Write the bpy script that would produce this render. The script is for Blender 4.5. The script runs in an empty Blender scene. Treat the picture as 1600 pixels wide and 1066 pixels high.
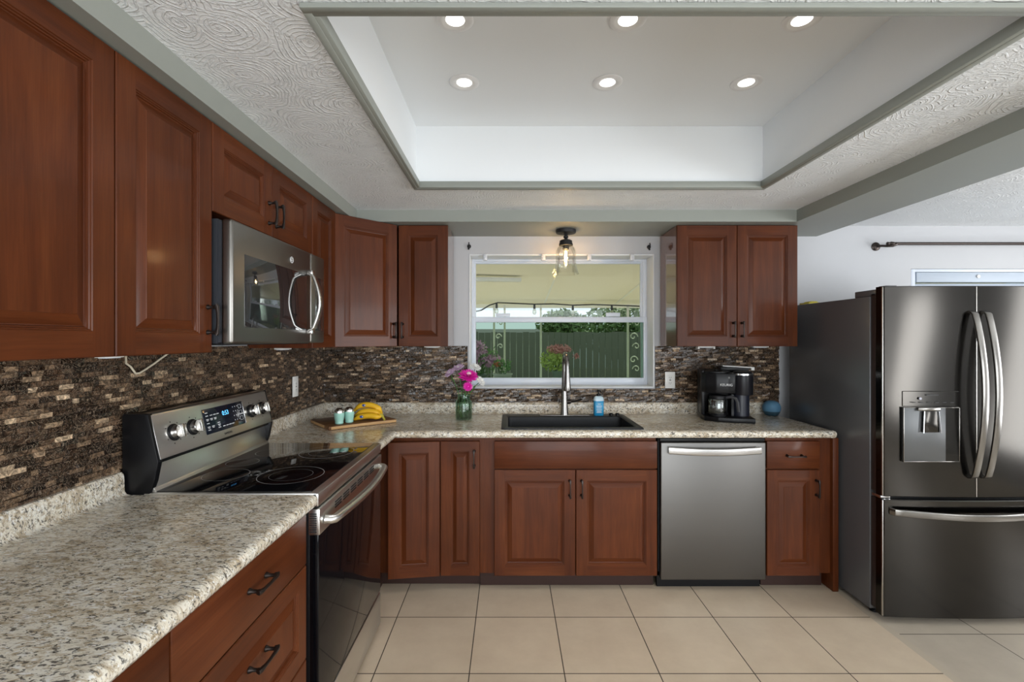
import bpy, bmesh, math, random
from mathutils import Vector, Matrix, noise
random.seed(7)
C = bpy.context.scene.collection
SC = bpy.context.scene
PI = math.pi

# ------------------------------------------------------------------ camera
CAM_Z = 1.43
cd = bpy.data.cameras.new('camera'); cam = bpy.data.objects.new('camera', cd); C.objects.link(cam)
cam.location = (0, 0, CAM_Z); cam.rotation_euler = (PI / 2, 0, 0)
cd.sensor_width = 36; cd.lens = 36 * 735 / 1600
cd.shift_x = 5 / 1600; cd.shift_y = -2 / 1600
cd.clip_start = 0.02
SC.camera = cam

# ------------------------------------------------------------------ world, sun, added fill lamps, exposure
SC.view_settings.view_transform = 'Standard'; SC.view_settings.look = 'None'
SC.view_settings.gamma = 1.0; SC.view_settings.use_curve_mapping = False
SC.view_settings.exposure = 0.24
W = bpy.data.worlds.new('sky'); SC.world = W; W.use_nodes = True
wn = W.node_tree.nodes; wn['Background'].inputs[0].default_value = (0.80, 0.90, 1.0, 1); wn['Background'].inputs[1].default_value = 0.95
sd = bpy.data.lights.new('sun', 'SUN'); sun = bpy.data.objects.new('sun', sd); C.objects.link(sun)
sd.energy = 5.6; sd.angle = 0.01; sd.color = (1, .95, .86); sun.rotation_euler = (math.radians(-46), 0, math.radians(-24))

def area(name, loc, rot, sx, sy, watts, col=(1, 1, 1)):
    l = bpy.data.lights.new(name, 'AREA'); l.shape = 'RECTANGLE'; l.size = sx; l.size_y = sy; l.energy = watts; l.color = col
    o = bpy.data.objects.new(name, l); C.objects.link(o); o.location = loc; o.rotation_euler = rot
    return o
# fill lamps added at unseen openings behind the camera and along the dining side
UPW = math.radians(22)   # upward tilt of the fill lamps, to brighten the ceiling
area('rear_fill_lamp', (0.55, -2.95, 1.15), (PI / 2 + UPW, 0, 0), 3.0, 2.0, 100, (.93, .97, 1))
area('rear_fill_lamp', (3.6, -2.95, 1.25), (PI / 2 + UPW, 0, 0), 1.6, 1.5, 16, (.94, .97, 1))
area('dining_fill_lamp', (5.05, 1.02, 1.25), (PI / 2 + UPW, 0, PI / 2), 1.6, 1.8, 76, (.97, .985, 1))
area('dining_fill_lamp', (5.05, -2.32, 1.25), (PI / 2 + UPW, 0, PI / 2), 1.1, 1.8, 72, (.97, .985, 1))  # second lamp added to brighten the cabinets on the opposite wall

# ------------------------------------------------------------------ materials
def new_mat(name):
    m = bpy.data.materials.new(name); m.use_nodes = True
    nt = m.node_tree; b = nt.nodes['Principled BSDF']
    return m, nt, b
def N(nt, t, **kw):
    n = nt.nodes.new(t)
    for k, v in kw.items():
        if k in n.inputs.keys(): n.inputs[k].default_value = v
        else: setattr(n, k, v)
    return n
def L(nt, a, b): nt.links.new(a, b)
def P(name, col, rough=.5, metal=0, coat=0, emit=None, estr=0, spec=.5, trans=0, ior=1.45, alpha=1, bump=None, coatr=.1):
    m, nt, b = new_mat(name)
    b.inputs['Base Color'].default_value = (*col, 1); b.inputs['Roughness'].default_value = rough
    b.inputs['Metallic'].default_value = metal; b.inputs['Coat Weight'].default_value = coat; b.inputs['Coat Roughness'].default_value = coatr
    b.inputs['Specular IOR Level'].default_value = spec; b.inputs['IOR'].default_value = ior
    b.inputs['Transmission Weight'].default_value = trans; b.inputs['Alpha'].default_value = alpha
    if emit: b.inputs['Emission Color'].default_value = (*emit, 1); b.inputs['Emission Strength'].default_value = estr
    if bump:
        tc = N(nt, 'ShaderNodeTexCoord'); nz = N(nt, 'ShaderNodeTexNoise', Scale=bump[0], Detail=4.0)
        bp = N(nt, 'ShaderNodeBump', Strength=bump[1], Distance=bump[2])
        L(nt, tc.outputs['Object'], nz.inputs['Vector']); L(nt, nz.outputs['Fac'], bp.inputs['Height']); L(nt, bp.outputs['Normal'], b.inputs['Normal'])
    return m
def ramp(nt, stops, interp='LINEAR'):
    r = nt.nodes.new('ShaderNodeValToRGB'); cr = r.color_ramp; cr.interpolation = interp
    while len(cr.elements) < len(stops): cr.elements.new(.5)
    for e, (p, c) in zip(cr.elements, stops):
        e.position = p; e.color = (*c, 1) if len(c) == 3 else c
    return r
def mixc(nt, fac, a, b, mode='MIX'):
    x = nt.nodes.new('ShaderNodeMix'); x.data_type = 'RGBA'; x.blend_type = mode
    for s, v in ((0, fac), (6, a), (7, b)):
        if hasattr(v, 'is_linked') or hasattr(v, 'links'): nt.links.new(v, x.inputs[s])
        else: x.inputs[s].default_value = v if s == 0 else (*v, 1)
    return x.outputs[2]

def wood_mat(name, axis, c0, c1, c2, coat=.13, rough=.42, sc=1.0):
    m, nt, b = new_mat(name)
    tc = N(nt, 'ShaderNodeTexCoord'); oi = N(nt, 'ShaderNodeObjectInfo')
    ad = N(nt, 'ShaderNodeVectorMath', operation='ADD'); mul = N(nt, 'ShaderNodeVectorMath', operation='SCALE'); mul.inputs[3].default_value = 9.0
    cmb = N(nt, 'ShaderNodeCombineXYZ'); [L(nt, oi.outputs['Random'], cmb.inputs[k]) for k in range(3)]
    L(nt, cmb.outputs[0], mul.inputs[0]); L(nt, tc.outputs['Object'], ad.inputs[0]); L(nt, mul.outputs[0], ad.inputs[1])
    mp = N(nt, 'ShaderNodeMapping'); s = [22 * sc] * 3; s['xyz'.index(axis)] = 1.4 * sc; mp.inputs['Scale'].default_value = s
    L(nt, ad.outputs[0], mp.inputs['Vector'])
    g = N(nt, 'ShaderNodeTexNoise', Scale=1.0, Detail=6.0, Roughness=.62, Distortion=.6); L(nt, mp.outputs[0], g.inputs['Vector'])
    mp2 = N(nt, 'ShaderNodeMapping'); s2 = [260 * sc] * 3; s2['xyz'.index(axis)] = 9 * sc; mp2.inputs['Scale'].default_value = s2
    L(nt, ad.outputs[0], mp2.inputs['Vector'])
    f = N(nt, 'ShaderNodeTexNoise', Scale=1.0, Detail=3.0); L(nt, mp2.outputs[0], f.inputs['Vector'])
    bl = N(nt, 'ShaderNodeTexNoise', Scale=3.2, Detail=2.0); L(nt, ad.outputs[0], bl.inputs['Vector'])
    r = ramp(nt, [(.28, c0), (.52, c1), (.78, c2)]); L(nt, g.outputs['Fac'], r.inputs['Fac'])
    fr = ramp(nt, [(.3, (.86, .86, .86)), (.65, (1.05, 1.05, 1.05))]); L(nt, f.outputs['Fac'], fr.inputs['Fac'])
    br = ramp(nt, [(.3, (.80, .80, .80)), (.7, (1.15, 1.15, 1.15))]); L(nt, bl.outputs['Fac'], br.inputs['Fac'])
    x = mixc(nt, 1.0, r.outputs['Color'], fr.outputs['Color'], 'MULTIPLY'); x = mixc(nt, 1.0, x, br.outputs['Color'], 'MULTIPLY')
    L(nt, x, b.inputs['Base Color']); b.inputs['Roughness'].default_value = rough
    b.inputs['Coat Weight'].default_value = coat; b.inputs['Coat Roughness'].default_value = .12; b.inputs['Specular IOR Level'].default_value = .18
    return m
CH = ((.066, .0150, .0040), (.093, .0230, .0060), (.124, .0345, .0096))
WOODV = wood_mat('cherry_wood_upright_grain', 'z', *CH)
WOODH = wood_mat('cherry_wood_level_grain', 'x', *CH)
BOARD = wood_mat('acacia_board', 'x', (.075, .030, .012), (.155, .070, .028), (.33, .18, .08), coat=.1, rough=.5, sc=1.5)
BOARDL = wood_mat('board_pale_edge', 'x', (.42, .24, .10), (.55, .33, .15), (.66, .44, .22), coat=.05, rough=.5, sc=1.5)
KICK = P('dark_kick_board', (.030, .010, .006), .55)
SIDEP = P('glossy_cabinet_side', (.15, .060, .035), .12, coat=.8, coatr=.06)

def granite():
    m, nt, b = new_mat('speckled_granite_laminate'); tc = N(nt, 'ShaderNodeTexCoord'); V = tc.outputs['Object']
    mp = N(nt, 'ShaderNodeMapping'); mp.inputs['Rotation'].default_value = (0, 0, .5); mp.inputs['Scale'].default_value = (1, 2.1, 1.4); L(nt, V, mp.inputs['Vector']); V2 = mp.outputs[0]
    a = N(nt, 'ShaderNodeTexNoise', Scale=7.0, Detail=6.0, Roughness=.7, Distortion=.8); L(nt, V2, a.inputs['Vector'])
    ra = ramp(nt, [(.28, (.38, .295, .20)), (.42, (.61, .53, .41)), (.52, (.78, .73, .62)), (.72, (.82, .80, .73))]); L(nt, a.outputs['Fac'], ra.inputs['Fac'])
    t = N(nt, 'ShaderNodeTexNoise', Scale=34.0, Detail=5.0, Roughness=.68, Distortion=1.1); L(nt, V2, t.inputs['Vector'])
    rt = ramp(nt, [(.47, (0, 0, 0)), (.60, (.85, .85, .85))]); L(nt, t.outputs['Fac'], rt.inputs['Fac'])
    x = mixc(nt, rt.outputs['Color'], ra.outputs['Color'], (.39, .305, .195))
    g = N(nt, 'ShaderNodeTexNoise', Scale=52.0, Detail=4.0, Roughness=.6, Distortion=1.6); g.noise_dimensions = '4D'; g.inputs['W'].default_value = 3.1; L(nt, V2, g.inputs['Vector'])
    rg = ramp(nt, [(.535, (0, 0, 0)), (.605, (.92, .92, .92))]); L(nt, g.outputs['Fac'], rg.inputs['Fac'])
    x = mixc(nt, rg.outputs['Color'], x, (.095, .088, .078))
    s = N(nt, 'ShaderNodeTexNoise', Scale=105.0, Detail=3.0, Roughness=.6, Distortion=.8); s.noise_dimensions = '4D'; s.inputs['W'].default_value = 7.7; L(nt, V2, s.inputs['Vector'])
    rs = ramp(nt, [(.62, (0, 0, 0)), (.67, (1, 1, 1))]); L(nt, s.outputs['Fac'], rs.inputs['Fac'])
    x = mixc(nt, rs.outputs['Color'], x, (.045, .040, .036))
    w = N(nt, 'ShaderNodeTexNoise', Scale=64.0, Detail=3.0, Distortion=1.0); w.noise_dimensions = '4D'; w.inputs['W'].default_value = 12.; L(nt, V2, w.inputs['Vector'])
    rw = ramp(nt, [(.58, (0, 0, 0)), (.66, (1, 1, 1))]); L(nt, w.outputs['Fac'], rw.inputs['Fac'])
    x = mixc(nt, rw.outputs['Color'], x, (.83, .82, .79))
    L(nt, x, b.inputs['Base Color']); b.inputs['Roughness'].default_value = .22; b.inputs['Coat Weight'].default_value = .25; b.inputs['Coat Roughness'].default_value = .08
    return m
GRANITE = granite()

def mosaic():
    m, nt, b = new_mat('split_face_marble_mosaic'); tc = N(nt, 'ShaderNodeTexCoord'); V = tc.outputs['Object']
    at = N(nt, 'ShaderNodeAttribute', attribute_name='tile_tone')
    r = ramp(nt, [(0, (.012, .007, .004)), (.38, (.034, .020, .012)), (.62, (.085, .052, .031)), (.82, (.20, .135, .083)), (1, (.40, .30, .20))]); L(nt, at.outputs['Fac'], r.inputs['Fac'])
    v = N(nt, 'ShaderNodeTexNoise', Scale=40.0, Detail=5.0, Roughness=.65, Distortion=2.6); L(nt, V, v.inputs['Vector'])
    rv = ramp(nt, [(.34, (.36, .35, .34)), (.49, (.95, .95, .95)), (.60, (1.9, 1.85, 1.8)), (.70, (3.0, 3.0, 3.0))]); L(nt, v.outputs['Fac'], rv.inputs['Fac'])
    x = mixc(nt, 1.0, r.outputs['Color'], rv.outputs['Color'], 'MULTIPLY')
    k = N(nt, 'ShaderNodeTexNoise', Scale=26.0, Detail=3.0, Distortion=4.5); L(nt, V, k.inputs['Vector'])
    rk = ramp(nt, [(.475, (0, 0, 0)), (.5, (1, 1, 1)), (.525, (0, 0, 0))]); L(nt, k.outputs['Fac'], rk.inputs['Fac'])
    mk = N(nt, 'ShaderNodeMath', operation='MULTIPLY'); mk.inputs[1].default_value = .8; L(nt, rk.outputs['Color'], mk.inputs[0])
    x = mixc(nt, mk.outputs[0], x, (.34, .26, .185))
    L(nt, x, b.inputs['Base Color']); b.inputs['Roughness'].default_value = .17
    bn = N(nt, 'ShaderNodeTexNoise', Scale=90.0, Detail=3.0); L(nt, V, bn.inputs['Vector'])
    bp = N(nt, 'ShaderNodeBump', Strength=.5, Distance=.005); L(nt, bn.outputs['Fac'], bp.inputs['Height']); L(nt, bp.outputs['Normal'], b.inputs['Normal'])
    return m
MOSAIC = mosaic()
GROUT = P('dark_grout', (.020, .014, .010), .8)

def floor_mat(name, base, dark, bw, bh, grout):
    m, nt, b = new_mat(name); tc = N(nt, 'ShaderNodeTexCoord'); V = tc.outputs['Object']
    br = N(nt, 'ShaderNodeTexBrick', offset=0.0, squash=1.0); br.offset_frequency = 1
    for k, v in (('Scale', 1.0), ('Mortar Size', .0024), ('Mortar Smooth', .1), ('Brick Width', bw), ('Row Height', bh), ('Bias', 0.0)): br.inputs[k].default_value = v
    br.inputs['Color1'].default_value = (.94, .94, .94, 1); br.inputs['Color2'].default_value = (1.04, 1.03, 1.02, 1); br.inputs['Mortar'].default_value = (0, 0, 0, 1)
    L(nt, V, br.inputs['Vector'])
    n = N(nt, 'ShaderNodeTexNoise', Scale=5.0, Detail=7.0, Roughness=.65); L(nt, V, n.inputs['Vector'])
    r = ramp(nt, [(.3, dark), (.7, base)]); L(nt, n.outputs['Fac'], r.inputs['Fac'])
    x = mixc(nt, 1.0, r.outputs['Color'], br.outputs['Color'], 'MULTIPLY'); x = mixc(nt, br.outputs['Fac'], x, grout)
    L(nt, x, b.inputs['Base Color'])
    rr = N(nt, 'ShaderNodeMapRange'); rr.inputs[3].default_value = .33; rr.inputs[4].default_value = .85; L(nt, br.outputs['Fac'], rr.inputs[0]); L(nt, rr.outputs[0], b.inputs['Roughness'])
    bp = N(nt, 'ShaderNodeBump', Strength=.6, Distance=.002); bp.invert = True; L(nt, br.outputs['Fac'], bp.inputs['Height']); L(nt, bp.outputs['Normal'], b.inputs['Normal'])
    return m
FLOOR = floor_mat('beige_ceramic_tile', (.585, .485, .365), (.50, .405, .30), .407, .409, (.045, .034, .024))
FLOOR2 = floor_mat('greige_ceramic_tile', (.47, .41, .33), (.40, .345, .275), .41, .41, (.06, .05, .04))
STRIP = P('threshold_stone', (.43, .37, .29), .4)

def stucco():
    m, nt, b = new_mat('swirl_textured_ceiling'); tc = N(nt, 'ShaderNodeTexCoord'); V = tc.outputs['Object']
    wob = N(nt, 'ShaderNodeTexNoise', Scale=5.0, Detail=2.0); L(nt, V, wob.inputs['Vector'])
    va = N(nt, 'ShaderNodeVectorMath', operation='MULTIPLY_ADD'); va.inputs[1].default_value = (.12, .12, 0); L(nt, wob.outputs['Color'], va.inputs[0]); L(nt, V, va.inputs[2])
    vo = N(nt, 'ShaderNodeTexVoronoi', Scale=6.5); vo.feature = 'F1'; vo.voronoi_dimensions = '2D'; L(nt, va.outputs[0], vo.inputs['Vector'])
    mu = N(nt, 'ShaderNodeMath', operation='MULTIPLY'); mu.inputs[1].default_value = 70.0; L(nt, vo.outputs['Distance'], mu.inputs[0])
    si = N(nt, 'ShaderNodeMath', operation='SINE'); L(nt, mu.outputs[0], si.inputs[0])
    pw = ramp(nt, [(.45, (0, 0, 0)), (.95, (1, 1, 1))]); L(nt, si.outputs[0], pw.inputs['Fac'])
    ms = N(nt, 'ShaderNodeTexNoise', Scale=4.0, Detail=4.0, Roughness=.6); L(nt, V, ms.inputs['Vector'])
    mr = ramp(nt, [(.37, (0, 0, 0)), (.56, (1, 1, 1))]); L(nt, ms.outputs['Fac'], mr.inputs['Fac'])
    x = mixc(nt, 1.0, pw.outputs['Color'], mr.outputs['Color'], 'MULTIPLY')
    fn = N(nt, 'ShaderNodeTexNoise', Scale=45.0, Detail=5.0, Roughness=.6, Distortion=1.2); L(nt, V, fn.inputs['Vector'])
    fm = ramp(nt, [(.48, (0, 0, 0)), (.62, (.55, .55, .55))]); L(nt, fn.outputs['Fac'], fm.inputs['Fac'])
    x = mixc(nt, 1.0, x, fm.outputs['Color'], 'ADD')
    bp = N(nt, 'ShaderNodeBump', Strength=.65, Distance=.007); L(nt, x, bp.inputs['Height']); L(nt, bp.outputs['Normal'], b.inputs['Normal'])
    b.inputs['Base Color'].default_value = (.86, .885, .90, 1); b.inputs['Roughness'].default_value = .55
    return m
CEIL = stucco()
TRAYW = P('white_ceiling_paint', (.84, .865, .88), .6, bump=(60, .08, .002))
WALLP = P('pale_grey_wall_paint', (.505, .51, .525), .6, bump=(90, .12, .002))
SAGE = P('grey_green_trim_paint', (.275, .29, .26), .42)
WHITE = P('white_vinyl', (.66, .71, .79), .3)
WPLAS = P('white_plastic', (.78, .77, .74), .35)

def brushed(name, col, rough, axis='x', metal=1.0, amp=.0):
    m, nt, b = new_mat(name); tc = N(nt, 'ShaderNodeTexCoord')
    mp = N(nt, 'ShaderNodeMapping'); s = [140, 140, 140]; s['xyz'.index(axis)] = .5; mp.inputs['Scale'].default_value = s; L(nt, tc.outputs['Object'], mp.inputs['Vector'])
    n = N(nt, 'ShaderNodeTexNoise', Scale=1.0, Detail=3.0); L(nt, mp.outputs[0], n.inputs['Vector'])
    r = N(nt, 'ShaderNodeMapRange'); r.inputs[1].default_value = .3; r.inputs[2].default_value = .7; r.inputs[3].default_value = rough - amp / 2; r.inputs[4].default_value = rough + amp / 2
    L(nt, n.outputs['Fac'], r.inputs[0]); L(nt, r.outputs[0], b.inputs['Roughness'])
    b.inputs['Base Color'].default_value = (*col, 1); b.inputs['Metallic'].default_value = metal
    return m
STEEL = brushed('brushed_stainless_steel', (.72, .71, .685), .28)
STEELV = brushed('satin_nickel', (.62, .60, .57), .24, 'z')
NICKEL = brushed('brushed_nickel_dark', (.27, .26, .25), .26, 'z')
SLATE = brushed('slate_grey_metal', (.25, .24, .222), .34)
SLATEL = brushed('slate_dishwasher_metal', (.155, .150, .143), .40)
BSTEEL = brushed('black_stainless_steel', (.050, .047, .043), .15, 'z')
BSTEELH = brushed('black_stainless_handle', (.22, .21, .195), .2, 'z')
FSIDE = P('fridge_side_charcoal', (.145, .148, .155), .27, metal=.5)
BROWNG = P('gasket_brown', (.028, .017, .015), .35)
BGLASS = P('black_ceramic_glass', (.003, .003, .004), .055, spec=.3)
MWGLASS = P('dark_tinted_door_glass', (.018, .018, .019), .03, spec=1.0, coat=.5, coatr=.02)
BPLAS = P('black_plastic', (.006, .006, .007), .36, spec=.3)
BMATTE = P('matt_black', (.012, .012, .014), .55)
DGREY = P('dark_grey_metal', (.060, .066, .078), .3, metal=.5)
BRONZE = P('oil_rubbed_bronze', (.045, .036, .032), .32, metal=.8)
SINKM = P('black_granite_composite', (.012, .013, .016), .42)
RINGM = P('burner_ring_print', (.34, .34, .345), .4)
WINK = P('white_print', (.72, .72, .72), .5)
DINK = P('dark_print', (.02, .02, .02), .5)
NAVY = P('blue_black_display', (.006, .010, .020), .10)
LED = P('blue_led_digits', (.05, .3, .8), .4, emit=(.12, .50, 1.0), estr=1.6)
CHROME = P('polished_chrome', (.75, .75, .76), .10, metal=1)
MINT = P('mint_glass', (.36, .66, .56), .22, coat=.3)
BANANA = P('banana_peel', (.80, .46, .018), .45, bump=(30, .1, .002))
BTIP = P('banana_tip', (.07, .045, .015), .7)
BSTEM = P('banana_stem', (.48, .42, .06), .6)
STICK = P('blue_sticker', (.02, .07, .32), .4)
GREEN = P('green_stem', (.06, .16, .035), .5)
LEAF = P('leaf_green', (.09, .20, .045), .5)
PINKF = P('magenta_petal', (.80, .02, .42), .5)
LAV = P('lavender_petal', (.62, .44, .62), .55)
WPET = P('white_petal', (.80, .80, .78), .55)
YEL = P('flower_eye', (.85, .55, .62), .5)
BLUE = P('blue_fabric', (.085, .20, .31), .65, bump=(400, .2, .001))
DBLUE = P('dark_blue_base', (.02, .055, .08), .5)
SOAP = P('blue_liquid_soap', (.02, .27, .52), .15, coat=.4)
CLEARP = P('clear_plastic_shoulder', (.55, .70, .78), .15)
CABLE = P('cream_cable', (.62, .55, .42), .5)

def thin_glass(name, tint, refl=.10, rough=0.0, edge=.8):
    m = bpy.data.materials.new(name); m.use_nodes = True; nt = m.node_tree; nt.nodes.clear()
    o = N(nt, 'ShaderNodeOutputMaterial'); t = N(nt, 'ShaderNodeBsdfTransparent'); t.inputs[0].default_value = (*tint, 1)
    g = N(nt, 'ShaderNodeBsdfGlossy'); g.inputs['Roughness'].default_value = rough; g.inputs[0].default_value = (.9, .95, .93, 1)
    f = N(nt, 'ShaderNodeLayerWeight', Blend=.35); mr = N(nt, 'ShaderNodeMapRange'); mr.inputs[1].default_value = .045; mr.inputs[3].default_value = refl; mr.inputs[4].default_value = edge
    L(nt, f.outputs['Fresnel'], mr.inputs[0])
    x = N(nt, 'ShaderNodeMixShader'); L(nt, mr.outputs[0], x.inputs[0]); L(nt, t.outputs[0], x.inputs[1]); L(nt, g.outputs[0], x.inputs[2]); L(nt, x.outputs[0], o.inputs[0])
    return m
GL_UP = thin_glass('window_glass', (.96, .98, .96), .015)
GL_LOW = thin_glass('screened_window_glass', (.68, .77, .69), .0)
GL_CLR = thin_glass('clear_lamp_glass', (.985, .975, .96), .03, 0, .30)
GL_JAR = thin_glass('green_jar_glass', (.74, .86, .79), .04, 0, .5)
GL_CARAFE = thin_glass('carafe_glass', (.60, .60, .60), .12)
WATER = thin_glass('jar_water', (.74, .74, .60), .02, 0, .2)

CREAM = P('cream_patio_soffit', (.90, .83, .66), .7)
CREAMW = P('cream_patio_beam', (.85, .83, .74), .6)
FENCE = P('weathered_dark_fence', (.150, .150, .122), .85, bump=(20, .4, .01))
PATIO = P('patio_concrete', (.74, .71, .64), .9)
GRASS = P('lawn_green', (.17, .19, .10), .9)
TREE = P('tree_leaf', (.12, .18, .06), .7)
PLEAF = P('potted_leaf', (.66, .76, .28), .6)
PLEAF2 = P('potted_leaf_dark', (.26, .42, .20), .6)
PBLOOM = P('pink_bloom', (.90, .42, .48), .6)
MBLOOM = P('mauve_bloom', (.92, .52, .84), .6)
ORANGEB = P('orange_bloom', (.75, .28, .14), .6)
IRON = P('white_painted_iron', (.72, .72, .66), .5)
ROOFG = P('grey_roof', (.45, .43, .42), .8)
BARK = P('bark', (.10, .07, .05), .9)

# ------------------------------------------------------------------ mesh builder
class MB:
    def __init__(s): s.v = []; s.f = []; s.mi = []; s.cur = 0; s.M = None
    def pt(s, p):
        p = Vector(p)
        if s.M is not None: p = s.M @ p
        s.v.append(p); return len(s.v) - 1
    def face(s, ids): s.f.append(tuple(ids)); s.mi.append(s.cur)
    def box(s, x0, x1, y0, y1, z0, z1, bev=0.0, seg=2):
        if x0 > x1: x0, x1 = x1, x0
        if y0 > y1: y0, y1 = y1, y0
        if z0 > z1: z0, z1 = z1, z0
        bm = bmesh.new()
        vs = [bm.verts.new((x, y, z)) for x in (x0, x1) for y in (y0, y1) for z in (z0, z1)]
        for q in ((0, 1, 3, 2), (4, 6, 7, 5), (0, 4, 5, 1), (2, 3, 7, 6), (0, 2, 6, 4), (1, 5, 7, 3)): bm.faces.new([vs[i] for i in q])
        if bev > 0:
            bev = min(bev, .49 * min(x1 - x0, y1 - y0, z1 - z0))
            bmesh.ops.bevel(bm, geom=bm.edges[:], offset=bev, segments=seg, affect='EDGES', profile=.5)
        s.add_bm(bm); bm.free(); return s
    def add_bm(s, bm):
        bm.verts.index_update(); base = len(s.v)
        for v in bm.verts: s.pt(v.co)
        for f in bm.faces: s.face([base + v.index for v in f.verts])
    def prism(s, poly, z0, z1, bev=0.0, axis='z'):
        def mk(p, z):
            return {'z': (p[0], p[1], z), 'y': (p[0], z, p[1]), 'x': (z, p[0], p[1])}[axis]
        bm = bmesh.new()
        a = [bm.verts.new(mk(p, z0)) for p in poly]; b = [bm.verts.new(mk(p, z1)) for p in poly]
        bm.faces.new(a[::-1]); bm.faces.new(b); n = len(poly)
        for i in range(n): bm.faces.new((a[i], a[(i + 1) % n], b[(i + 1) % n], b[i]))
        bmesh.ops.recalc_face_normals(bm, faces=bm.faces[:])
        if bev > 0: bmesh.ops.bevel(bm, geom=bm.edges[:], offset=bev, segments=2, affect='EDGES', profile=.5)
        s.add_bm(bm); bm.free(); return s
    def rings(s, rings, cap0=True, cap1=True, closed=True):
        ids = [[s.pt(p) for p in r] for r in rings]
        for a, b in zip(ids, ids[1:]):
            n = len(a)
            for i in range(n if closed else n - 1):
                j = (i + 1) % n; s.face((a[i], a[j], b[j], b[i]))
        if cap0: s.face(ids[0][::-1])
        if cap1: s.face(ids[-1])
        return s
    def lathe(s, prof, c=(0, 0, 0), seg=24, axis='z', cap0=True, cap1=True):
        c = Vector(c); R = []
        for r, h in prof:
            ring = []
            for k in range(seg):
                a = 2 * PI * k / seg; u, w = max(r, 1e-5) * math.cos(a), max(r, 1e-5) * math.sin(a)
                ring.append(c + Vector({'z': (u, w, h), 'y': (u, h, -w), 'x': (h, u, w)}[axis]))
            R.append(ring)
        return s.rings(R, cap0, cap1)
    def sweep(s, path, prof, up=(0, 0, 1), scale=None):
        path = [Vector(p) for p in path]; up = Vector(up); R = []
        for i, p in enumerate(path):
            t = (path[min(i + 1, len(path) - 1)] - path[max(i - 1, 0)]).normalized()
            side = t.cross(up)
            if side.length < 1e-4: side = t.cross(Vector((.123, .77, .31)))
            side.normalize(); n = side.cross(t).normalized(); k = scale[i] if scale else 1
            R.append([p + side * (u * k) + n * (w * k) for u, w in prof])
        return s.rings(R)
    def tube(s, path, r, seg=8, up=(0.03, 0.05, 1)):
        rs = r if isinstance(r, (list, tuple)) else [r] * len(path)
        prof = [(math.cos(2 * PI * k / seg), math.sin(2 * PI * k / seg)) for k in range(seg)]
        return s.sweep(path, prof, up, rs)
    def ball(s, c, r, seg=14, sz=1.0):
        n = seg // 2
        return s.lathe([(r * math.sin(PI * i / n), -r * sz * math.cos(PI * i / n)) for i in range(n + 1)], c, seg)
    def mesh(s, name, mats, sharp=.6, smooth=True):
        me = bpy.data.meshes.new(name); me.from_pydata([tuple(v) for v in s.v], [], s.f)
        for m in (mats if isinstance(mats, (list, tuple)) else [mats]): me.materials.append(m)
        me.polygons.foreach_set('material_index', s.mi)
        bm = bmesh.new(); bm.from_mesh(me); bmesh.ops.recalc_face_normals(bm, faces=bm.faces[:]); bm.to_mesh(me); bm.free()
        if smooth:
            me.shade_smooth(); me.set_sharp_from_angle(angle=sharp)
        me.update(); return me

def tag(o, label, cat, group=None, kind=None):
    if label: o['label'] = label
    if cat: o['category'] = cat
    if group: o['group'] = group
    if kind: o['kind'] = kind
    return o
def root(name, label, cat, loc, rz=0, group=None):
    o = bpy.data.objects.new(name, None); C.objects.link(o); o.empty_display_size = .1
    o.location = loc; o.rotation_euler = (0, 0, rz); tag(o, label, cat, group); return o
def part(name, mb, mat, par, label=None, loc=None, sharp=.6, smooth=True):
    o = bpy.data.objects.new(name, mb.mesh(name, mat, sharp, smooth)); C.objects.link(o); o.parent = par
    if loc: o.location = loc
    if label: o['label'] = label
    return o
def solo(name, mb, mat, label, cat, group=None, kind=None, sharp=.6, smooth=True, origin=None):
    me = mb.mesh(name, mat, sharp, smooth)
    if origin is None:
        xs = [v.co for v in me.vertices]
        origin = Vector(((min(p.x for p in xs) + max(p.x for p in xs)) / 2, (min(p.y for p in xs) + max(p.y for p in xs)) / 2, min(p.z for p in xs)))
    origin = Vector(origin); me.transform(Matrix.Translation(-origin))
    o = bpy.data.objects.new(name, me); C.objects.link(o); o.location = origin
    return tag(o, label, cat, group, kind)
def struct(name, mb, mat, label=None, sharp=.6, smooth=True, origin=(0, 0, 0)):
    return solo(name, mb, mat, label, None, None, 'structure', sharp, smooth, origin)
def copy_tree(o, par=None):
    c = o.copy(); C.objects.link(c); c.parent = par
    for ch in list(o.children): copy_tree(ch, c)
    return c
def text(name, body, size, par, loc, rot, mat, ext=.0006, align='CENTER'):
    cu = bpy.data.curves.new(name, 'FONT'); cu.body = body; cu.size = size; cu.extrude = ext; cu.align_x = align; cu.align_y = 'CENTER'
    tmp = bpy.data.objects.new(name, cu); me = bpy.data.meshes.new_from_object(tmp); bpy.data.objects.remove(tmp); bpy.data.curves.remove(cu); me.materials.clear(); me.materials.append(mat)
    o = bpy.data.objects.new(name, me); C.objects.link(o); o.parent = par; o.location = loc; o.rotation_euler = rot
    return o
def px(x, y, Y): return Vector(((x - 795) / 735 * Y, Y, CAM_Z - (y - 531) / 735 * Y))   # where a measured point stands at distance Y
def arc(p0, p1, bulge, n=14, pw=1.0):
    p0, p1, bulge = Vector(p0), Vector(p1), Vector(bulge)
    return [p0.lerp(p1, i / n) + bulge * (math.sin(PI * i / n) ** pw) for i in range(n + 1)]
def rrect(x0, x1, y0, y1, r, n=4):
    out = []
    for cx, cy, a0 in ((x1 - r, y1 - r, 0), (x0 + r, y1 - r, 1), (x0 + r, y0 + r, 2), (x1 - r, y0 + r, 3)):
        for k in range(n + 1):
            a = (a0 + k / n) * PI / 2; out.append((cx + r * math.cos(a), cy + r * math.sin(a)))
    return out

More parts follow.
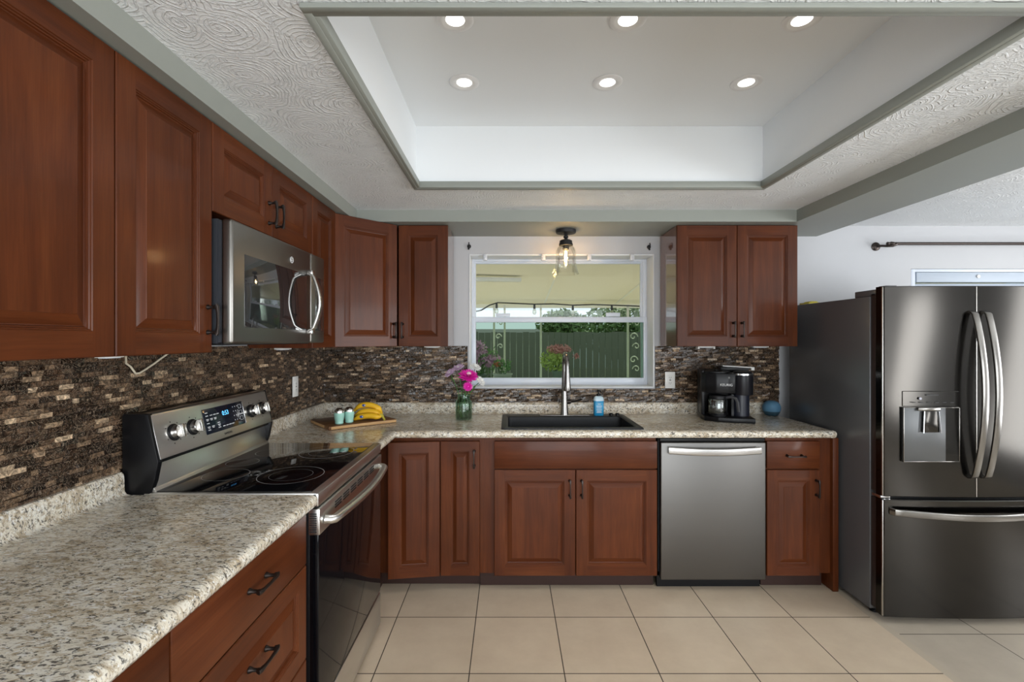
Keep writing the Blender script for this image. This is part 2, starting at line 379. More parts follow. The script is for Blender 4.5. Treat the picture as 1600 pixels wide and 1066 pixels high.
# ------------------------------------------------------------------ measures of the room
XL, YB = -1.306, 3.31           # west wall and window wall
ZC, ZS = 2.23, 2.157            # ceiling, underside of soffits and beam
XR, YR = 5.2, -3.1
R90 = PI / 2

# ------------------------------------------------------------------ structure
mb = MB(); mb.box(XL - .2, 1.86, YR, YB + .2, -.1, 0)
struct('floor', mb, FLOOR, 'beige square tile floor of the kitchen', smooth=False, origin=(-.169 - .407 * 6, 2.014 - .409 * 16, 0))
mb = MB(); mb.box(1.90, XR, YR, YB + .2, -.1, -.004)
struct('floor', mb, FLOOR2, 'greyer square tile floor beside and under the fridge', smooth=False, origin=(1.90, 2.29 - .41 * 16, 0))
mb = MB(); mb.box(1.86, 1.90, YR, YB + .2, -.1, -.002)
struct('floor_strip', mb, STRIP, 'narrow stone strip between the two tile floors', smooth=False)
TX0, TX1, TY0, TY1, TZ = -.485, 1.328, 1.124, 2.46, 2.547
mb = MB()
for b in ((XL - .2, TX0, YR, YB + .2), (TX1, XR + .2, YR, YB + .2), (TX0, TX1, YR, TY0), (TX0, TX1, TY1, YB + .2)): mb.box(b[0], b[1], b[2], b[3], ZC, ZC + .1)
struct('ceiling', mb, CEIL, 'white swirl textured ceiling', smooth=False)
mb = MB(); t = .03
mb.box(TX0 - t, TX1 + t, TY0 - t, TY1 + t, TZ, TZ + .05)
mb.box(TX0 - t, TX0, TY0 - t, TY1 + t, ZC + .1, TZ); mb.box(TX1, TX1 + t, TY0 - t, TY1 + t, ZC + .1, TZ)
mb.box(TX0, TX1, TY0 - t, TY0, ZC + .1, TZ); mb.box(TX0, TX1, TY1, TY1 + t, ZC + .1, TZ)
mb.box(TX0 - .001, TX0 + .002, TY0, TY1, ZC, ZC + .1); mb.box(TX1 - .002, TX1 + .001, TY0, TY1, ZC, ZC + .1)
mb.box(TX0, TX1, TY0 - .001, TY0 + .002, ZC, ZC + .1); mb.box(TX0, TX1, TY1 - .002, TY1 + .001, ZC, ZC + .1)
struct('ceiling_recess', mb, TRAYW, 'smooth white raised tray of the ceiling', smooth=False)
mb = MB(); w_, d_ = .024, .020
for b in ((TX0 - .004, TX0 + w_, TY0 + w_, TY1 - w_), (TX1 - w_, TX1 + .004, TY0 + w_, TY1 - w_), (TX0 - .004, TX1 + .004, TY0 - .004, TY0 + w_), (TX0 - .004, TX1 + .004, TY1 - w_, TY1 + .004)): mb.box(b[0], b[1], b[2], b[3], ZC - d_ + .008, ZC + .022, .003)
for b in ((TX0 - .012, TX0 + .01, TY0 + .01, TY1 - .01), (TX1 - .01, TX1 + .012, TY0 + .01, TY1 - .01), (TX0 - .012, TX1 + .012, TY0 - .012, TY0 + .01), (TX0 - .012, TX1 + .012, TY1 - .01, TY1 + .012)): mb.box(b[0], b[1], b[2], b[3], ZC - .014, ZC - .0005, .003)
struct('trim_1', mb, SAGE, 'grey green moulding around the ceiling tray')
XSO, YSO, XB0, XB1 = -.935, 2.895, 1.772, 2.165
mb = MB(); mb.box(XL, XSO, YR, YB, ZS, ZC); mb.box(XSO, XB0, YSO, YB, ZS, ZC)
struct('soffit', mb, SAGE, 'grey green soffit above the wall cabinets', smooth=False)
mb = MB(); mb.box(XB0, XB1, YR, YB, ZS, ZC)
struct('beam', mb, SAGE, 'grey green ceiling beam between kitchen and dining side', smooth=False)
mb = MB(); mb.box(XL - .2, XL, YR - .2, YB + .2, 0, ZC)
struct('wall_left', mb, WALLP, smooth=False)
WX0, WX1, WZ0, WZ1 = -.279, 1.023, 1.092, 2.034
DX0, DX1, DZ1 = 2.83, 4.45, 1.93
mb = MB(); y0, y1 = YB, YB + .2
mb.box(XL, WX0, y0, y1, 0, ZC); mb.box(WX1, DX0, y0, y1, 0, ZC); mb.box(WX0, WX1, y0, y1, 0, WZ0); mb.box(WX0, WX1, y0, y1, WZ1, ZC)
mb.box(DX1, XR, y0, y1, 0, ZC); mb.box(DX0, DX1, y0, y1, DZ1, ZC); mb.box(DX0, DX1, y0, y1, 0, .9)
struct('wall_back', mb, WALLP, smooth=False)
mb = MB(); mb.box(XR, XR + .2, YR, -2.9, 0, ZC); mb.box(XR, XR + .2, -1.75, .2, 0, ZC); mb.box(XR, XR + .2, -2.9, -1.75, 0, .3); mb.box(XR, XR + .2, -2.9, -1.75, 2.15, ZC); mb.box(XR, XR + .2, 1.85, YB + .2, 0, ZC); mb.box(XR, XR + .2, .2, 1.85, 0, .3); mb.box(XR, XR + .2, .2, 1.85, 2.15, ZC)
struct('wall_right', mb, WALLP, smooth=False)
mb = MB()
for a, b, c, d in ((XL - .2, -1.0, 0, ZC), (2.1, 2.7, 0, ZC), (4.5, XR + .2, 0, ZC), (-1.0, 2.1, 2.15, ZC), (2.7, 4.5, 2.05, ZC), (2.7, 4.5, 0, .4), (-1.0, 2.1, 0, .08)): mb.box(a, b, YR - .2, YR, c, d)
struct('wall_front', mb, WALLP, smooth=False)

# backsplash: split-face stone tiles, each with its own tone, height and tilt
def backsplash(name, label, spans, frame):
    mb = MB(); tones = []
    rh = .0150
    for (u0, u1, z0, z1) in spans:
        z = z0
        while z < z1 - .002:
            h = min(rh, z1 - z); u = u0 - random.uniform(0, .04)
            while u < u1:
                ln = random.choice((.024, .036, .048, .048, .06)) * random.uniform(.85, 1.15); a, b = max(u, u0), min(u + ln, u1); u += ln
                if b - a < .003: continue
                g = .0006; d = random.uniform(.006, .013); q = [d + random.uniform(-.0032, .0032) for _ in range(4)]
                tone = min(1, max(0, random.gauss(.45, .27)))
                P4 = [(a + g, z + g), (b - g, z + g), (b - g, z + h - g), (a + g, z + h - g)]
                o = [mb.pt(frame(p[0], 0.0, p[1])) for p in P4]; i = [mb.pt(frame(p[0], k, p[1])) for p, k in zip(P4, q)]
                for fc in ((i[0], i[1], i[2], i[3]), (o[0], o[1], i[1], i[0]), (o[1], o[2], i[2], i[1]), (o[2], o[3], i[3], i[2]), (o[3], o[0], i[0], i[3])):
                    mb.face(fc); tones.append(tone)
            z += rh
        mb.cur = 1
        k = [mb.pt(frame(*p)) for p in ((u0, .002, z0), (u1, .002, z0), (u1, .002, z1), (u0, .002, z1))]; mb.face(k); tones.append(0); mb.cur = 0
    me = bpy.data.meshes.new(name); me.from_pydata([tuple(v) for v in mb.v], [], mb.f); me.materials.append(MOSAIC); me.materials.append(GROUT)
    me.polygons.foreach_set('material_index', mb.mi)
    at = me.attributes.new('tile_tone', 'FLOAT', 'FACE'); at.data.foreach_set('value', tones)
    bm = bmesh.new(); bm.from_mesh(me); bmesh.ops.recalc_face_normals(bm, faces=bm.faces[:]); bm.to_mesh(me); bm.free()
    o = bpy.data.objects.new(name, me); C.objects.link(o); tag(o, label, None, None, 'structure'); return o
ZL = .990                        # top of the counter's upstand
backsplash('trim_2', 'brown split stone mosaic behind the range', [(.30, YB, ZL - .02, 1.40)], lambda u, d, z: (XL + .001 + d, u, z))
backsplash('trim_3', 'brown split stone mosaic under the window', [(XL + .01, WX0 - .01, ZL - .02, 1.386), (WX0 - .01, WX1 + .005, ZL - .02, WZ0 - .006), (WX1 + .005, 1.897, ZL - .02, 1.386)], lambda u, d, z: (u, YB - .001 - d, z))

# ------------------------------------------------------------------ window over the sink
wf = 3.465
win = bpy.data.objects.new('window_1', None); C.objects.link(win); win.location = (.372, wf, WZ0); win['kind'] = 'structure'; win['label'] = 'white single-hung window over the sink'
def wl(x): return (x - 795) / 212 - .372
def wz(y): return CAM_Z - (y - 531) / 212 - WZ0
def frame_boxes(mb, x0, x1, z0, z1, l, r, b, t, y0, y1, bev=.004):
    mb.box(x0, x0 + l, y0, y1, z0, z1, bev); mb.box(x1 - r, x1, y0, y1, z0, z1, bev); mb.box(x0 + l - .002, x1 - r + .002, y0 + .001, y1, z0, z0 + b, bev); mb.box(x0 + l - .002, x1 - r + .002, y0 + .001, y1, z1 - t, z1, bev)
mb = MB(); X0, X1, Z0, Z1 = WX0 - .372 + .001, WX1 - .372 - .001, 0.001, WZ1 - WZ0 - .001
frame_boxes(mb, X0, X1, Z0, Z1, .022, .034, .016, .026, .0, .045); frame_boxes(mb, X0 + .018, X1 - .030, Z0 + .012, Z1 - .022, .012, .012, .012, .012, .012, .045)
part('window_frame', mb, WHITE, win)
mb = MB(); t = .007
for b in ((X0, X0 + t, Z0, Z1), (X1 - t, X1, Z0, Z1), (X0 + t, X1 - t, Z0, Z0 + t), (X0 + t, X1 - t, Z1 - t * 1.6, Z1)): mb.box(b[0], b[1], YB - wf - .004, .0, b[2], b[3], .002)
part('jamb_liner', mb, P('white_painted_jamb', (.80, .81, .82), .35), win)
mb = MB(); frame_boxes(mb, wl(739), wl(1006), wz(500), wz(407), .020, .020, .02, .022, .022, .044, .003); us = part('sash', mb, WHITE, win, 'fixed upper sash')
mb = MB(); mb.box(wl(743), wl(1003), .032, .035, wz(498), wz(410)); part('pane', mb, GL_UP, us)
mb = MB(); frame_boxes(mb, wl(737), wl(1012), wz(603), wz(495.5), .032, .034, .060, .040, -.014, .018, .004)
mb.box(wl(775), wl(797), -.020, -.006, wz(495), wz(490), .002); mb.box(wl(946), wl(968), -.020, -.006, wz(495), wz(489), .002)
ls = part('sash', mb, WHITE, win, 'lower sash with insect screen')
mb = MB(); mb.box(wl(742), wl(1007), .0, .003, wz(594), wz(503)); part('pane', mb, GL_LOW, ls)
mb = MB()
for i in range(4):
    x = (758, 849, 921, 988)[i]
    mb = MB(); c = px(x, 402, 3.29)
    mb.box(c.x - .014, c.x + .014, 3.285, YB, c.z - .022, c.z + .022, .003); mb.box(c.x - .006, c.x + .006, 3.278, 3.286, c.z - .016, c.z - .002, .002); mb.box(c.x - .009, c.x + .009, 3.279, 3.286, c.z + .006, c.z + .013, .002)
    solo('blind_bracket', mb, P('clear_bracket_plastic', (.68, .70, .74), .2) if i == 0 else bpy.data.materials['clear_bracket_plastic'],
         ['clear blind bracket above the window corner by the vase', 'clear blind bracket beside the glass lamp, on the stove side', 'clear blind bracket beside the glass lamp, on the fridge side', 'clear blind bracket above the window corner by the coffee maker'][i], 'bracket', 'clear blind brackets over the sink window')
for i, (x, y) in enumerate(((733, 385), (1014, 386))):
    c = px(x, y, 3.30); mb = MB(); s = 1 if i == 0 else -1
    mb.lathe([(.006, 0), (.014, .004), (.014, .010), (.006, .014)], (c.x, YB - .014, c.z), 10, 'y')
    mb.tube([(c.x, YB - .012, c.z), (c.x, YB - .03, c.z - .004), (c.x, YB - .036, c.z + .010), (c.x, YB - .03, c.z + .022)], .0045, 8); mb.tube([(c.x, YB - .008, c.z), (c.x - .004 * s, YB - .012, c.z - .022)], .006, 8)
    solo('curtain_hook', mb, BMATTE, ['small black curtain hook on the wall near the corner cabinets', 'small black curtain hook on the wall near the two-door cabinet'][i], 'hook', 'black curtain hooks over the window')

# dining-side window with a blind
w2 = bpy.data.objects.new('window_2', None); C.objects.link(w2); w2.location = (3.64, YB, .9); w2['kind'] = 'structure'
mb = MB(); frame_boxes(mb, DX0 - 3.64 + .001, DX1 - 3.64 - .001, .001, DZ1 - .9 - .001, .03, .03, .03, .022, .0, .07); part('window_frame', mb, WHITE, w2)
mb = MB(); mb.box(DX0 - 3.64 + .03, DX1 - 3.64 - .03, .06, .064, .03, DZ1 - .92); part('pane', mb, GL_UP, w2)
bl = root('window_blind', 'pale blue-grey window blind behind the fridge top', 'blind', (3.64, YB + .03, .95))
m_bl = P('blue_grey_blind', (.46, .52, .60), .5)
mb = MB(); mb.box(-.77, .77, -.03, .02, .885, .955, .004); hr = part('headrail', mb, m_bl, bl)
mb = MB(); mb.lathe([(.002, 0), (.012, .002), (.012, .006), (.004, .01)], (-.34, -.040, .925), 12, 'y'); part('clip', mb, WPLAS, hr)
mb = MB()
for k in range(21): mb.box(-.765, .765, -.022, .014, .875 - .040 * k - .004, .875 - .040 * k + .0, .001)
for k in range(21): mb.box(-.765, .765, -.004, -.001, .875 - .040 * (k + 1), .875 - .040 * k)
part('slats', mb, m_bl, bl)

# ------------------------------------------------------------------ cabinets
def handle_mb(cx, cz, vertical=True, ln=.098, y=0.0):
    mb = MB(); h = ln / 2
    def T(a, d, b):      # along the pull, out from the face, across
        return (cx + b, y - d, cz + a) if vertical else (cx + a, y - d, cz + b)
    for s in (-1, 1):
        R = []
        for d, r in ((0, .0085), (.003, .0085), (.010, .0050), (.022, .0048), (.028, .0062)):
            R.append([T(s * (h - .008) + r * math.cos(2 * PI * k / 10), d, r * math.sin(2 * PI * k / 10)) for k in range(10)])
        mb.rings(R)
    pth = [(-h, .027, 0), (-h + .008, .031, 0), (-h * .5, .033, 0), (0, .034, 0), (h * .5, .033, 0), (h - .008, .031, 0), (h, .027, 0)]
    prof = rrect(-.0045, .0045, -.0035, .0035, .0015, 2)
    mb.sweep([T(*p) for p in pth], prof, (1, 0, 0) if vertical else (0, 0, 1), [1.5, 1.35, .95, .85, .95, 1.35, 1.5])
    return mb
def raised_door(w, h, st=.062, x0=0, z0=0, th=.020):
    """frame with butt-jointed stiles and rails, stepped moulding, raised field; origin of the front face plane at y=0"""
    mb = MB(); e = .0025
    def lp(i, y): return [(x0 + i, y, z0 + i), (x0 + w - i, y, z0 + i), (x0 + w - i, y, z0 + h - i), (x0 + i, y, z0 + h - i)]
    st = min(st, w * .27)
    a = [mb.pt(p) for p in lp(0, th)]; b = [mb.pt(p) for p in lp(0, e)]; c = [mb.pt(p) for p in lp(e, 0)]
    mb.cur = 0; mb.face(a)
    for k in range(4):
        j = (k + 1) % 4; mb.face((a[k], a[j], b[j], b[k])); mb.face((b[k], b[j], c[j], c[k]))
    inn = [mb.pt(p) for p in lp(st, 0)]
    tl = mb.pt((x0 + st, 0, z0 + h - e)); tr = mb.pt((x0 + w - st, 0, z0 + h - e)); bl = mb.pt((x0 + st, 0, z0 + e)); br = mb.pt((x0 + w - st, 0, z0 + e))
    mb.face((c[0], bl, inn[0], inn[3], tl, c[3])); mb.face((br, c[1], c[2], tr, inn[2], inn[1]))
    mb.cur = 1; mb.face((bl, br, inn[1], inn[0])); mb.face((tl, inn[3], inn[2], tr))
    prev = inn; sc = min(1, w / .26)
    for i, y in ((.0015, .0026), (.0045, .0030), (.0060, .0062), (.0090, .0066), (.0105, .0108), (.0130, .0115), (.0136, .0112), (.0360 * sc + .001, .0026), (.0375 * sc + .001, .0012)):
        cur = [mb.pt(p) for p in lp(st + i, y)]
        for k in range(4):
            j = (k + 1) % 4; mb.cur = k % 2 == 0 and 1 or 0; mb.face((prev[k], prev[j], cur[j], cur[k]))
        prev = cur
    mb.cur = 0; mb.face(prev); return mb
WV = [WOODV, WOODH]
def slab(w, h, x0, z0, th=.020):
    return MB().box(x0, x0 + w, 0, th, z0, z0 + h, .0025)
def add_door(r, x0, w, z0, h, hx=None, hz=None, st=.062):
    d = part('door', raised_door(w, h, st), WV, r, loc=(x0, 0, z0), sharp=.2)
    if hx is not None: part('handle', handle_mb(hx - x0, hz - z0), BRONZE, d)
    return d
g = .0015
ZB, HB = 1.388, .764
def wall_cab(label, loc, rz, w, doors, z0=ZB, h=HB, dep=.325, side=WOODV):
    """doors: (x0, width, handle x or None, handle z)"""
    r = root('wall_cabinet', label, 'cabinet', (loc[0], loc[1], z0), rz)
    part('carcass', MB().box(.001, w - .001, .0215, dep, 0, h), side, r)
    for x0, wd, hx, hz in doors: add_door(r, x0 + g, wd - 2 * g, 0, h, hx, hz)
    return r
XLD = -.980
wall_cab('tall cherry wall cabinet at the picture edge, next to the one by the microwave', (XLD, .790), R90, .382, [(0, .382, None, None)])
wall_cab('tall cherry wall cabinet touching the near side of the microwave', (XLD, 1.173), R90, .382, [(0, .382, .357, .107)])
wall_cab('low two-door cherry cabinet above the microwave', (XLD, 1.556), R90, .790, [(0, .393, .365, .090), (.393, .397, .425, .090)], z0=1.857, h=.295)
wall_cab('narrow cherry wall cabinet squeezed between microwave and angled corner cabinet', (XLD, 2.347), R90, .312, [(0, .312, None, None)])
# angled corner
a0 = Vector((-.995, 2.672)); a1 = Vector((-.700, 2.966)); th = math.atan2(a1.y - a0.y, a1.x - a0.x); wd = (a1 - a0).length
r = root('wall_cabinet', 'angled cherry corner wall cabinet with one wide door', 'cabinet', (a0.x, a0.y, ZB), th)
Mi = (Matrix.Translation((a0.x, a0.y, 0)) @ Matrix.Rotation(th, 4, 'Z')).inverted()
nx, ny = math.sin(th) * -.0215, math.cos(th) * .0215
mb = MB(); mb.M = Mi; mb.prism([(XL + .016, YB - .016), (XL + .016, 2.664), (a0.x - .010, 2.664), (a0.x + nx, a0.y + ny), (a1.x + nx, a1.y + ny), (-.700, YB - .016)], 0, HB)
part('carcass', mb, WOODV, r); add_door(r, 0, wd - .004, 0, HB, wd - .032, .100)
YUD = 2.966
wall_cab('slim single-door cherry wall cabinet between the corner cabinet and the window', (-.697, YUD), 0, .313, [(0, .313, .028, .100)], side=SIDEP)
wall_cab('two-door cherry wall cabinet above the coffee maker', (1.060, YUD), 0, .763, [(0, .380, .354, .106), (.380, .383, .408, .106)], side=SIDEP)

# base cabinets
YF = 2.670
def base_root(label, loc, rz): return root('base_cabinet', label, 'cabinet', loc, rz)
def drawer(r, x0, w, z0, h, hx=None, hz=None, raised=False):
    d = part('drawer', raised_door(w - 2 * g, h, .055) if raised else slab(w - 2 * g, h, 0, 0), WV if raised else WOODH, r, loc=(x0 + g, 0, z0), sharp=.2 if raised else .6)
    if hx is not None: part('handle', handle_mb(hx - x0 - g, hz - z0, False), BRONZE, d)
    return d
KM = KICK
# corner with folding doors
r = base_root('corner cherry base cabinet with a folding door beside the range', (-.389, YF, 0), 0)
mb = MB(); mb.box(-.895, .224, .0215, .622, .095, .872); mb.box(-.895, -.345, -.315, .0215, .095, .872); part('carcass', mb, WOODV, r)
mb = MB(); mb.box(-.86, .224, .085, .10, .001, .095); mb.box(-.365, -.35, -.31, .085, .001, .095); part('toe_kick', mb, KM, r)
d = part('door', raised_door(.287, .765, .062), WV, r, loc=(-.2875, -.042, .088), sharp=.2); d.rotation_euler = (0, 0, math.radians(7.6))
add_door(r, .0015, .221, .088, .765, .193, .757, .058)
# sink base
r = base_root('wide cherry sink base cabinet with two doors under a false drawer', (-.084, YF, 0), 0)
mb = MB(); mb.box(-.080, .004, .0215, .60, .095, .872); mb.box(.004, .924, .0215, .04, .095, .872); mb.box(.004, .020, .04, .60, .095, .872); mb.box(.908, .924, .04, .60, .095, .872); mb.box(.020, .908, .04, .60, .095, .111); part('carcass', mb, WOODV, r)
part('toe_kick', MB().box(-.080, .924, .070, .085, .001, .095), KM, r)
drawer(r, 0, .928, .698, .155)
add_door(r, g, .460, .088, .602, .430, .588); add_door(r, .466, .460, .088, .602, .497, .588)
# drawer base at the end
r = base_root('narrow cherry base cabinet with one drawer, between dishwasher and fridge', (1.465, YF, 0), 0)
mb = MB(); mb.box(.002, .372, .0215, .60, .095, .872); part('carcass', mb, WOODV, r)
part('end_panel', MB().box(.372, .404, -.004, .62, .001, .872, .002), WOODV, r)
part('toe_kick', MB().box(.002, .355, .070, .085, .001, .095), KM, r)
drawer(r, 0, .302, .698, .155, .155, .772)
add_door(r, g, .300, .088, .602, .279, .590, .058)
# west run
for i, y0 in enumerate((.912, .300)):
    r = base_root(['cherry three-drawer base cabinet next to the range', 'cherry base cabinet at the picture edge under the long counter'][i], (-.655, y0, 0), R90)
    part('carcass', MB().box(.002, .652 if i == 0 else .610, .0215, .625, .095, .872), WOODV, r)
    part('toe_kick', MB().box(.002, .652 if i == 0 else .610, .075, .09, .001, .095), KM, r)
    if i == 0:
        drawer(r, 0, .612, .705, .160, .315, .795); drawer(r, 0, .612, .400, .300, .315, .597, True); drawer(r, 0, .612, .095, .300, .315, .29, True)
    else:
        drawer(r, 0, .610, .705, .160, .305, .795); add_door(r, g, .303, .095, .605, .270, .62); add_door(r, .306, .303, .095, .605, .34, .62)

# ------------------------------------------------------------------ countertops
ZT, ZU = .914, .874
def edge_prof():       # section of the nosing, (out, z) from the top inner point round to the underside
    return [(0, ZT), (.014, ZT), (.026, ZT - .003), (.033, ZT - .010), (.035, ZT - .018), (.034, ZT - .028), (.028, ZT - .037), (.018, ZU), (0, ZU)]
def lip_prof():        # upstand with coved foot and rolled top, (out from wall, z)
    return [(.0, ZU + .01), (.05, ZU + .01), (.05, ZT), (.036, ZT + .003), (.029, ZT + .012), (.027, ZT + .06), (.025, ZT + .069), (.019, ZT + .076), (.010, ZT + .077), (.0, ZT + .077)]
def strip(mb, prof, p0, p1, out):
    p0, p1, out = Vector(p0), Vector(p1), Vector(out)
    mb.rings([[(p.x + out.x * o, p.y + out.y * o, z) for o, z in prof] for p in (p0, p1)])
mb = MB()
XFE = -.670      # where the flat part ends; the nosing carries on to -.635
mb.box(XL + .002, XFE, .20, 1.562, ZU, ZT); strip(mb, edge_prof(), (XFE, .20), (XFE, 1.562), (1, 0)); strip(mb, lip_prof(), (XL + .002, .20), (XL + .002, 1.562), (1, 0))
solo('countertop', mb, GRANITE, 'speckled granite-look countertop in front of the range', 'countertop', sharp=.7, origin=(-.97, .9, ZU))
mb = MB(); YFE = 2.680; XE = 1.855
SX0, SX1, SY0, SY1 = -.020, .756, 2.722, 3.17
mb.box(XL + .002, XFE, 2.342, YFE, ZU, ZT); strip(mb, edge_prof(), (XFE, 2.342), (XFE, YFE + .001), (1, 0)); strip(mb, lip_prof(), (XL + .002, 2.342), (XL + .002, YB - .002), (1, 0))
for x0, x1, y0, y1 in ((XL + .002, SX0, YFE, YB - .002), (SX1, XE - .03, YFE, YB - .002), (SX0, SX1, YFE, SY0), (SX0, SX1, SY1, YB - .002)): mb.box(x0, x1, y0, y1, ZU, ZT)
strip(mb, edge_prof(), (XFE, YFE), (XE - .012, YFE), (0, -1)); strip(mb, lip_prof(), (XL + .002, YB - .002), (XE - .03, YB - .002), (0, -1))
strip(mb, edge_prof(), (XE - .032, YFE - .022), (XE - .032, YB - .002), (.9, 0))
solo('countertop', mb, GRANITE, 'L-shaped speckled granite-look countertop holding the black sink', 'countertop', sharp=.7, origin=(.3, 2.95, ZU))

# ------------------------------------------------------------------ sink, faucet, soap
sk = root('kitchen_sink', 'black composite drop-in sink under the window', 'sink', (.3675, 2.95, ZT), 0)
OX, OY0, OY1 = .4115, -.255, .265; IX, IY0, IY1 = .372, -.215, .155
mb = MB()
def rr(x, y0, y1, z, r): return [(p[0], p[1], z) for p in rrect(-x, x, y0, y1, r, 5)]
mb.rings([rr(OX, OY0, OY1, .0, .022), rr(OX, OY0, OY1, .005, .022), rr(OX - .004, OY0 + .004, OY1 - .004, .009, .02), rr(IX + .008, IY0 - .008, IY1 + .008, .009, .03), rr(IX, IY0, IY1, .004, .028), rr(IX - .006, IY0 + .006, IY1 - .006, -.19, .04), rr(IX - .03, IY0 + .03, IY1 - .03, -.205, .05)], cap0=False)
part('basin', mb, SINKM, sk, sharp=.5)
mb = MB(); mb.lathe([(.001, -.2025), (.045, -.2025), (.045, -.199), (.03, -.201), (.001, -.201)], (0, -.03, 0), 20); part('drain', mb, CHROME, sk)
for k in (0, 1):
    mb = MB(); mb.lathe([(.014, .009), (.014, .018), (.010, .024), (.003, .025)], (.318 + .042 * k, .205, 0), 14); part('button', mb, BPLAS, sk)
fx, fy, fz = .372, 3.150, ZT + .0092
fa = root('kitchen_faucet', 'brushed nickel pull-down faucet behind the black sink', 'faucet', (fx, fy, fz))
mb = MB(); mb.box(-.165, .165, -.028, .030, 0, .005, .002); part('deck_plate', mb, NICKEL, fa)
mb = MB(); mb.lathe([(.029, .005), (.028, .012), (.0245, .05), (.0215, .12), (.018, .20), (.0165, .26)], (0, 0, 0), 22)
n = 14; R = .075; pth = [(0, 0, .26)] + [(0, -R + R * math.cos(PI * k / n), .335 + R * math.sin(PI * k / n) * 1.05) for k in range(n + 1)] + [(0, -2 * R - .003, .30)]
mb.tube(pth, [.0165] + [.0155] * (n - 2) + [.0145] * 4, 14, (1, 0, 0)); part('spout', mb, NICKEL, fa)
mb = MB(); mb.lathe([(.0145, .315), (.016, .30), (.0215, .22), (.0245, .185), (.023, .180), (.012, .180)], (0, -2 * R - .003, 0), 20); part('spray_head', mb, NICKEL, fa)
mb = MB(); mb.lathe([(.017, .015), (.017, .034), (.013, .044)], (0, 0, .092), 16, 'x'); mb.tube([(.040, 0, .092), (.075, -.012, .098), (.115, -.02, .112)], [.008, .007, .006], 10); part('lever', mb, BRONZE, fa)
sp = root('soap_bottle', 'blue hand soap pump bottle standing on the sink edge', 'bottle', (.602, 3.155, ZT + .0092))
mb = MB(); R0 = rrect(-.034, .034, -.021, .021, .016, 4)
mb.rings([[(a * k, b * k, z) for a, b in R0] for k, z in ((.9, 0), (1, .005), (1, .098))]); part('bottle_body', mb, SOAP, sp)
mb = MB(); mb.rings([[(a * k, b * k, z) for a, b in R0] for k, z in ((1, .0985), (.97, .113), (.80, .124), (.45, .130))]); part('shoulder', mb, CLEARP, sp)
mb = MB(); mb.box(-.026, .026, -.0222, -.0212, .015, .085, .0004)
lb = part('bottle_label', mb, P('soap_label_blue', (.03, .34, .62), .4), sp)
for k, (z, wd) in enumerate(((.078, .02), (.064, .036), (.052, .032), (.040, .036), (.030, .03), (.022, .034))): part('print_line', MB().box(-wd / 2, wd / 2, -.0228, -.0222, z - .002, z + .002), WINK, lb)
mb = MB(); mb.lathe([(.014, .130), (.014, .144), (.006, .147), (.005, .160), (.012, .162), (.012, .170), (.004, .172)], (0, 0, 0), 16); mb.tube([(0, 0, .166), (.008, -.026, .164), (.010, -.034, .158)], .0042, 8); part('pump', mb, BPLAS, sp)

# ------------------------------------------------------------------ range
rg = root('electric_range', 'stainless electric range with black glass cooktop', 'range', (-.635, 1.568, 0), R90)
RW = .766
mb = MB(); mb.box(.002, RW - .002, .030, .645, .012, .890, .003); mb.box(.03, RW - .03, .08, .60, .001, .012)
mb.prism([(.575, .88), (.655, .88), (.655, 1.175), (.650, 1.182), (.585, 1.182), (.570, 1.180), (.535, 1.02), (.548, .955)], .001, .022, .002, 'x'); mb.prism([(.575, .88), (.655, .88), (.655, 1.175), (.650, 1.182), (.585, 1.182), (.570, 1.180), (.535, 1.02), (.548, .955)], RW - .022, RW - .001, .002, 'x')
mb.box(.02, RW - .02, .60, .655, .88, 1.178); part('body', mb, BPLAS, rg)
mb = MB(); mb.box(0, RW, .004, .585, .890, .918, .005); part('cooktop_frame', mb, STEEL, rg)
mb = MB(); mb.box(.013, RW - .013, .028, .560, .912, .9205, .0015); ct = part('cooktop', mb, BGLASS, rg)
def flat_ring(mb, cx, cy, r, w, z):
    a = [[(cx + q * math.cos(2 * PI * k / 48), cy + q * math.sin(2 * PI * k / 48), z) for k in range(48)] for q in (r, r + w)]; mb.rings(a, False, False)
for cx, cy, r in ((.205, .185, .115), (.205, .430, .078), (.565, .190, .115), (.565, .425, .078), (.385, .470, .060)):
    mb = MB(); flat_ring(mb, cx, cy, r, .0022, .9210)
    if r > .1: flat_ring(mb, cx, cy, r * .66, .0008, .9210)
    part('burner_ring', mb, RINGM, ct)
# backguard: lower riser, slanted panel
mb = MB(); mb.prism([(.548, .918), (.556, .932), (.566, 1.010), (.585, 1.010), (.60, .918)], .010, RW - .010, .001, 'x'); part('riser', mb, STEEL, rg)
pa = Vector((.534, 1.026)); pb = Vector((.569, 1.178))
mb = MB(); mb.prism([(.534, 1.026), (.569, 1.176), (.573, 1.182), (.60, 1.182), (.60, 1.026)], .012, RW - .012, .002, 'x'); pan = part('control_panel', mb, STEEL, rg)
mb = MB(); mb.box(.014, RW - .014, .548, .60, 1.012, 1.026); part('black_step', mb, BPLAS, rg)  # black plastic step below the control panel
nd = Vector((0, -(pb.y - pa.y), pb.x - pa.x)).normalized(); ta = math.atan2(pb.x - pa.x, pb.y - pa.y)
def onp(x, t, d=0):
    q = pa.lerp(pb, t); return Vector((x, q.x, q.y)) + nd * d
def PM(x, t): return Matrix.Translation(onp(x, t)) @ Matrix.Rotation(-ta, 4, 'X')
for x in (.098, .198, .600, .690):
    mb = MB(); mb.M = PM(x, .50); mb.lathe([(.030, 0), (.030, -.004), (.026, -.006)], (0, 0, 0), 24, 'y'); kb = part('knob_skirt', mb, BPLAS, pan)
    mb = MB(); mb.M = PM(x, .50); mb.lathe([(.0245, -.006), (.0245, -.020), (.022, -.025), (.012, -.0265), (.001, -.0265)], (0, 0, 0), 24, 'y'); mb.box(-.0065, .0065, -.040, -.02, -.024, .024, .003); part('knob', mb, STEELV, kb)
